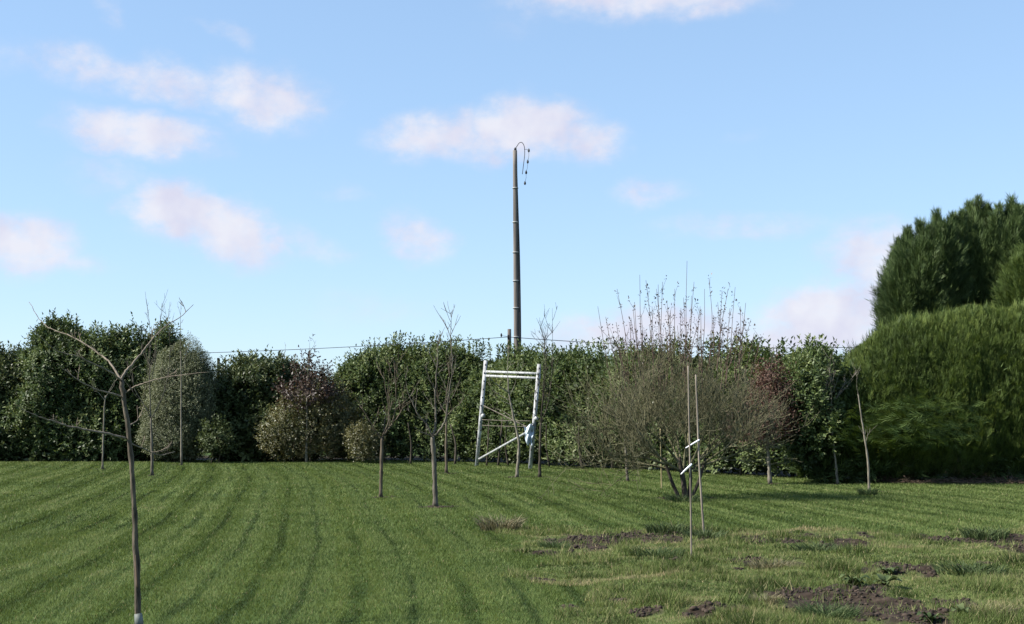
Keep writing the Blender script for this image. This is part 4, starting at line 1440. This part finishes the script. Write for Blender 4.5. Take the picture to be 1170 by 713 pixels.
def dock(label, px, py, n, L, seed):
    r = np.random.default_rng(seed)
    g = G(px, py)
    z_ = float(ground_h(np.array([g[0]]), np.array([g[1]]))[0])
    Vs, Qs, off = [], [], 0
    for k in range(n):
        a_ = k * 2.4 + r.random()
        l = L * (.55 + .6 * r.random())
        el = .35 + .7 * r.random()
        out_ = np.array([math.cos(a_), math.sin(a_), 0])
        side = np.array([-math.sin(a_), math.cos(a_), 0])
        rows = 7
        for j in range(rows):
            f_ = j / (rows - 1)
            c_ = np.array([g[0], g[1], z_]) + out_ * l * f_ * .8 + np.array([0, 0, l * el * (1.5 * f_ - 1.1 * f_ ** 2)])
            wd = l * .22 * math.sin(math.pi * min(1, f_ * .85 + .12)) ** .8 * (1 if j < rows - 1 else .1)
            wav = .012 * math.sin(8 * f_ + k)
            Vs += [c_ - side * wd + np.array([0, 0, wav + wd * .3]), c_, c_ + side * wd + np.array([0, 0, -wav + wd * .3])]
        for j in range(rows - 1):
            b = off + j * 3
            Qs += [(b, b + 1, b + 4, b + 3), (b + 1, b + 2, b + 5, b + 4)]
        off += rows * 3
    rv = np.repeat(r.random(n), 21)
    o = link_mesh('dock_plant', np.array(Vs), Qs, None, M['weed'], None, rnd=rv, smooth=True)
    tag(o, label, 'weed', 'broad-leaved weeds on the rough ground')


dock('largest broad-leaved weed above the biggest soil patch, spreading wide', 978, 673, 16, .18, 501)
dock('broad-leaved weed on the right upper edge of the biggest soil patch', 1012, 672, 13, .17, 502)
dock('tall broad-leaved weed just behind the biggest soil patch', 1018, 655, 10, .18, 503)
dock('broad-leaved weed at the bottom edge, right of the biggest soil patch', 1064, 709, 11, .13, 504)
dock('small broad-leaved weed at the lower right among pale grass', 1100, 703, 8, .13, 505)

# loose soil crumbs on the bare patches
mb = MB()
cnt = 0
for k, (cx_, cy_, rx, ry) in enumerate(SOIL_E):
    nC = int(min(170, 20 + rx * ry * 260))
    for _ in range(nC):
        a_, q = random.random() * 6.283, math.sqrt(random.random()) * .95
        x_, y_ = cx_ + rx * q * math.cos(a_), cy_ + ry * q * math.sin(a_)
        if soil_val(np.array([x_]), np.array([y_]))[0] < .1:
            continue
        s_ = random.uniform(.006, .02) * (1.6 if random.random() < .12 else 1)
        z_ = float(ground_h(np.array([x_]), np.array([y_]))[0])
        mb.blob((x_, y_, z_ + s_ * .3), (s_ * 1.2, s_, s_ * .75), cnt, 6, 4, .35)
        cnt += 1
tag(mb.build('soil_crumbs', M['soil'], None), 'crumbs of dark soil on the bare patches', 'soil', kind='stuff')

# ------------------------------------------------------------------ sun, sky and clouds
SUN = unit(np.array([-.77, -.14, .64]))
sl = bpy.data.lights.new('sun', 'SUN')
sl.energy = 4.5
sl.angle = math.radians(.5)
sl.color = (1.0, .95, .87)
so_ = bpy.data.objects.new('sun', sl)
so_.rotation_euler = Vector(SUN).to_track_quat('Z', 'Y').to_euler()
so_.location = (-30, 10, 40)
COL.objects.link(so_)

w = bpy.data.worlds.new('World')
scene.world = w
w.use_nodes = True
nt = w.node_tree
nt.nodes.clear()
wo = N(nt, 'ShaderNodeOutputWorld')
bg = N(nt, 'ShaderNodeBackground')
bg.inputs['Strength'].default_value = 0.076
nt.links.new(bg.outputs[0], wo.inputs['Surface'])
sky = N(nt, 'ShaderNodeTexSky', sky_type='NISHITA')
sky.sun_disc = False
sky.sun_elevation = math.asin(SUN[2])
sky.sun_rotation = math.atan2(SUN[0], SUN[1])
sky.air_density = 1.0
sky.dust_density = 0.1
sky.ozone_density = 3.0
tcw = N(nt, 'ShaderNodeTexCoord')
sep = N(nt, 'ShaderNodeSeparateXYZ')
nt.links.new(tcw.outputs['Generated'], sep.inputs[0])


def mth(op, a, b=None, clamp=False):
    n_ = N(nt, 'ShaderNodeMath', operation=op, use_clamp=clamp)
    for i, v in enumerate((a, b)):
        if v is None:
            continue
        if isinstance(v, (int, float)):
            n_.inputs[i].default_value = v
        else:
            nt.links.new(v, n_.inputs[i])
    return n_.outputs[0]


azi = mth('ARCTAN2', sep.outputs['X'], sep.outputs['Y'])
ele = mth('ARCSINE', sep.outputs['Z'])
comb = N(nt, 'ShaderNodeCombineXYZ')
nt.links.new(azi, comb.inputs[0])
nt.links.new(ele, comb.inputs[1])


def wnoise(scale, detail, rough=.55, stretch=(1, 1, 1)):
    mp = N(nt, 'ShaderNodeMapping')
    mp.inputs['Scale'].default_value = stretch
    nt.links.new(comb.outputs[0], mp.inputs['Vector'])
    n_ = N(nt, 'ShaderNodeTexNoise')
    n_.inputs['Scale'].default_value = scale
    n_.inputs['Detail'].default_value = detail
    n_.inputs['Roughness'].default_value = rough
    nt.links.new(mp.outputs[0], n_.inputs['Vector'])
    return n_


warp = wnoise(22, 4, .55, (1, 1.5, 1))
wsub = N(nt, 'ShaderNodeVectorMath', operation='SUBTRACT')
nt.links.new(warp.outputs['Color'], wsub.inputs[0])
wsub.inputs[1].default_value = (.5, .5, .5)
wsc = N(nt, 'ShaderNodeVectorMath', operation='MULTIPLY')
nt.links.new(wsub.outputs[0], wsc.inputs[0])
wsc.inputs[1].default_value = (.050, .028, 0)
wadd = N(nt, 'ShaderNodeVectorMath', operation='ADD')
nt.links.new(comb.outputs[0], wadd.inputs[0])
nt.links.new(wsc.outputs[0], wadd.inputs[1])

# cloud: photo position, radii, tilt (deg, + = right end lower), density, softness
CL = [(95, 78, 62, 24, 6, .55), (180, 92, 85, 24, 8, .6), (300, 112, 72, 36, 8, .75), (160, 153, 84, 27, 4, .85), (120, 200, 45, 28, 0, .3), (205, 240, 60, 32, 8, .95), (262, 262, 60, 34, 25, .9), (350, 280, 60, 18, 15, .35),
      (18, 276, 62, 34, 5, .85), (80, 298, 45, 16, 5, .4), (505, 155, 75, 28, -4, .8), (600, 146, 70, 36, 0, .95), (660, 160, 55, 26, 6, .7), (570, 175, 120, 16, 0, .5),
      (735, -4, 150, 26, 0, .75), (475, 270, 42, 28, 20, .6), (740, 217, 42, 18, 0, .45), (850, 258, 100, 16, 2, .35), (395, 222, 30, 12, 0, .25), (1000, 298, 60, 48, 0, .75), (945, 368, 95, 42, -8, .95), (1005, 345, 50, 36, 0, .75),
      (745, 378, 120, 28, 0, .8), (640, 388, 50, 18, 0, .45), (860, 385, 60, 26, 0, .6), (262, 38, 40, 10, 18, .28), (122, 15, 24, 16, 40, .3), (10, 62, 30, 22, 0, .25), (430, 350, 90, 26, 0, .22), (1180, 300, 40, 40, 0, .3), (845, 160, 25, 10, 0, .15), (590, 25, 50, 22, 0, .15)]
dens = None
for (px, py, rx, ry, tilt, am) in CL:
    v = ray(px, py)
    v = v / np.linalg.norm(v)
    ca, ce = math.atan2(v[0], v[1]), math.asin(v[2])
    mp = N(nt, 'ShaderNodeMapping', vector_type='TEXTURE')
    mp.inputs['Location'].default_value = (ca, ce, 0)
    mp.inputs['Rotation'].default_value = (0, 0, -math.radians(tilt))
    mp.inputs['Scale'].default_value = (1.58 * rx / F, 1.55 * ry / F, 1)
    nt.links.new(wadd.outputs[0], mp.inputs['Vector'])
    ln = N(nt, 'ShaderNodeVectorMath', operation='LENGTH')
    nt.links.new(mp.outputs[0], ln.inputs[0])
    mr = N(nt, 'ShaderNodeMapRange', interpolation_type='SMOOTHSTEP')
    mr.inputs['From Min'].default_value = 1.0
    mr.inputs['From Max'].default_value = 0.15
    mr.inputs['To Min'].default_value = 0
    mr.inputs['To Max'].default_value = am
    nt.links.new(ln.outputs['Value'], mr.inputs['Value'])
    dens = mr.outputs['Result'] if dens is None else mth('MAXIMUM', dens, mr.outputs['Result'])
# clouds over the rest of the sky, out of the view
rest = wnoise(3.0, 5, .55, (1, 2.2, 1))
rmap = N(nt, 'ShaderNodeMapRange', interpolation_type='SMOOTHSTEP')
rmap.inputs['From Min'].default_value = .55
rmap.inputs['From Max'].default_value = .72
nt.links.new(rest.outputs['Fac'], rmap.inputs['Value'])
aaz = mth('ABSOLUTE', azi)
om = N(nt, 'ShaderNodeMapRange')
om.inputs['From Min'].default_value = .45
om.inputs['From Max'].default_value = .65
nt.links.new(aaz, om.inputs['Value'])
om2 = N(nt, 'ShaderNodeMapRange')
om2.inputs['From Min'].default_value = .38
om2.inputs['From Max'].default_value = .55
nt.links.new(ele, om2.inputs['Value'])
outside = mth('MAXIMUM', om.outputs[0], om2.outputs[0], True)
dens = mth('MAXIMUM', dens, mth('MULTIPLY', rmap.outputs['Result'], outside))
fine = wnoise(60, 6, .6, (1, 1.4, 1))
fd = mth('MULTIPLY', mth('SUBTRACT', fine.outputs['Fac'], .5), .9)
fd = mth('MULTIPLY', fd, mth('MULTIPLY', dens, 2.2, True))
dens = mth('ADD', dens, fd)
fin = N(nt, 'ShaderNodeMapRange', interpolation_type='SMOOTHSTEP')
fin.inputs['From Min'].default_value = .02
fin.inputs['From Max'].default_value = .95
fin.inputs['To Max'].default_value = .97
nt.links.new(dens, fin.inputs['Value'])
dens = fin.outputs['Result']
shade = wnoise(30, 3, .5)
cc = ramp(nt, [(0.35, (3.9, 3.92, 4.75)), (0.65, (4.55, 4.6, 5.1))])
nt.links.new(shade.outputs['Fac'], cc.inputs['Fac'])
tint = N(nt, 'ShaderNodeMix', data_type='RGBA', blend_type='MULTIPLY')
tint.inputs['Factor'].default_value = 1
tint.inputs['B'].default_value = (1.65, 2.0, 2.4, 1)
gam = N(nt, 'ShaderNodeGamma')
gam.inputs['Gamma'].default_value = 0.5
nt.links.new(sky.outputs[0], gam.inputs[0])
nt.links.new(gam.outputs[0], tint.inputs['A'])
mixc = N(nt, 'ShaderNodeMix', data_type='RGBA')
nt.links.new(dens, mixc.inputs['Factor'])
nt.links.new(tint.outputs['Result'], mixc.inputs['A'])
nt.links.new(cc.outputs['Color'], mixc.inputs['B'])
nt.links.new(mixc.outputs['Result'], bg.inputs['Color'])

# ------------------------------------------------------------------ output
for o in ROOTS:
    if '_loc' in o:
        del o['_loc']
scene.view_settings.view_transform = 'Standard'
scene.view_settings.look = 'None'
scene.view_settings.exposure = 1.3
scene.view_settings.gamma = 1.0
scene.render.engine = 'CYCLES'
scene.cycles.max_bounces = 6
scene.cycles.diffuse_bounces = 3
scene.cycles.transparent_max_bounces = 8
scene.cycles.use_denoising = True
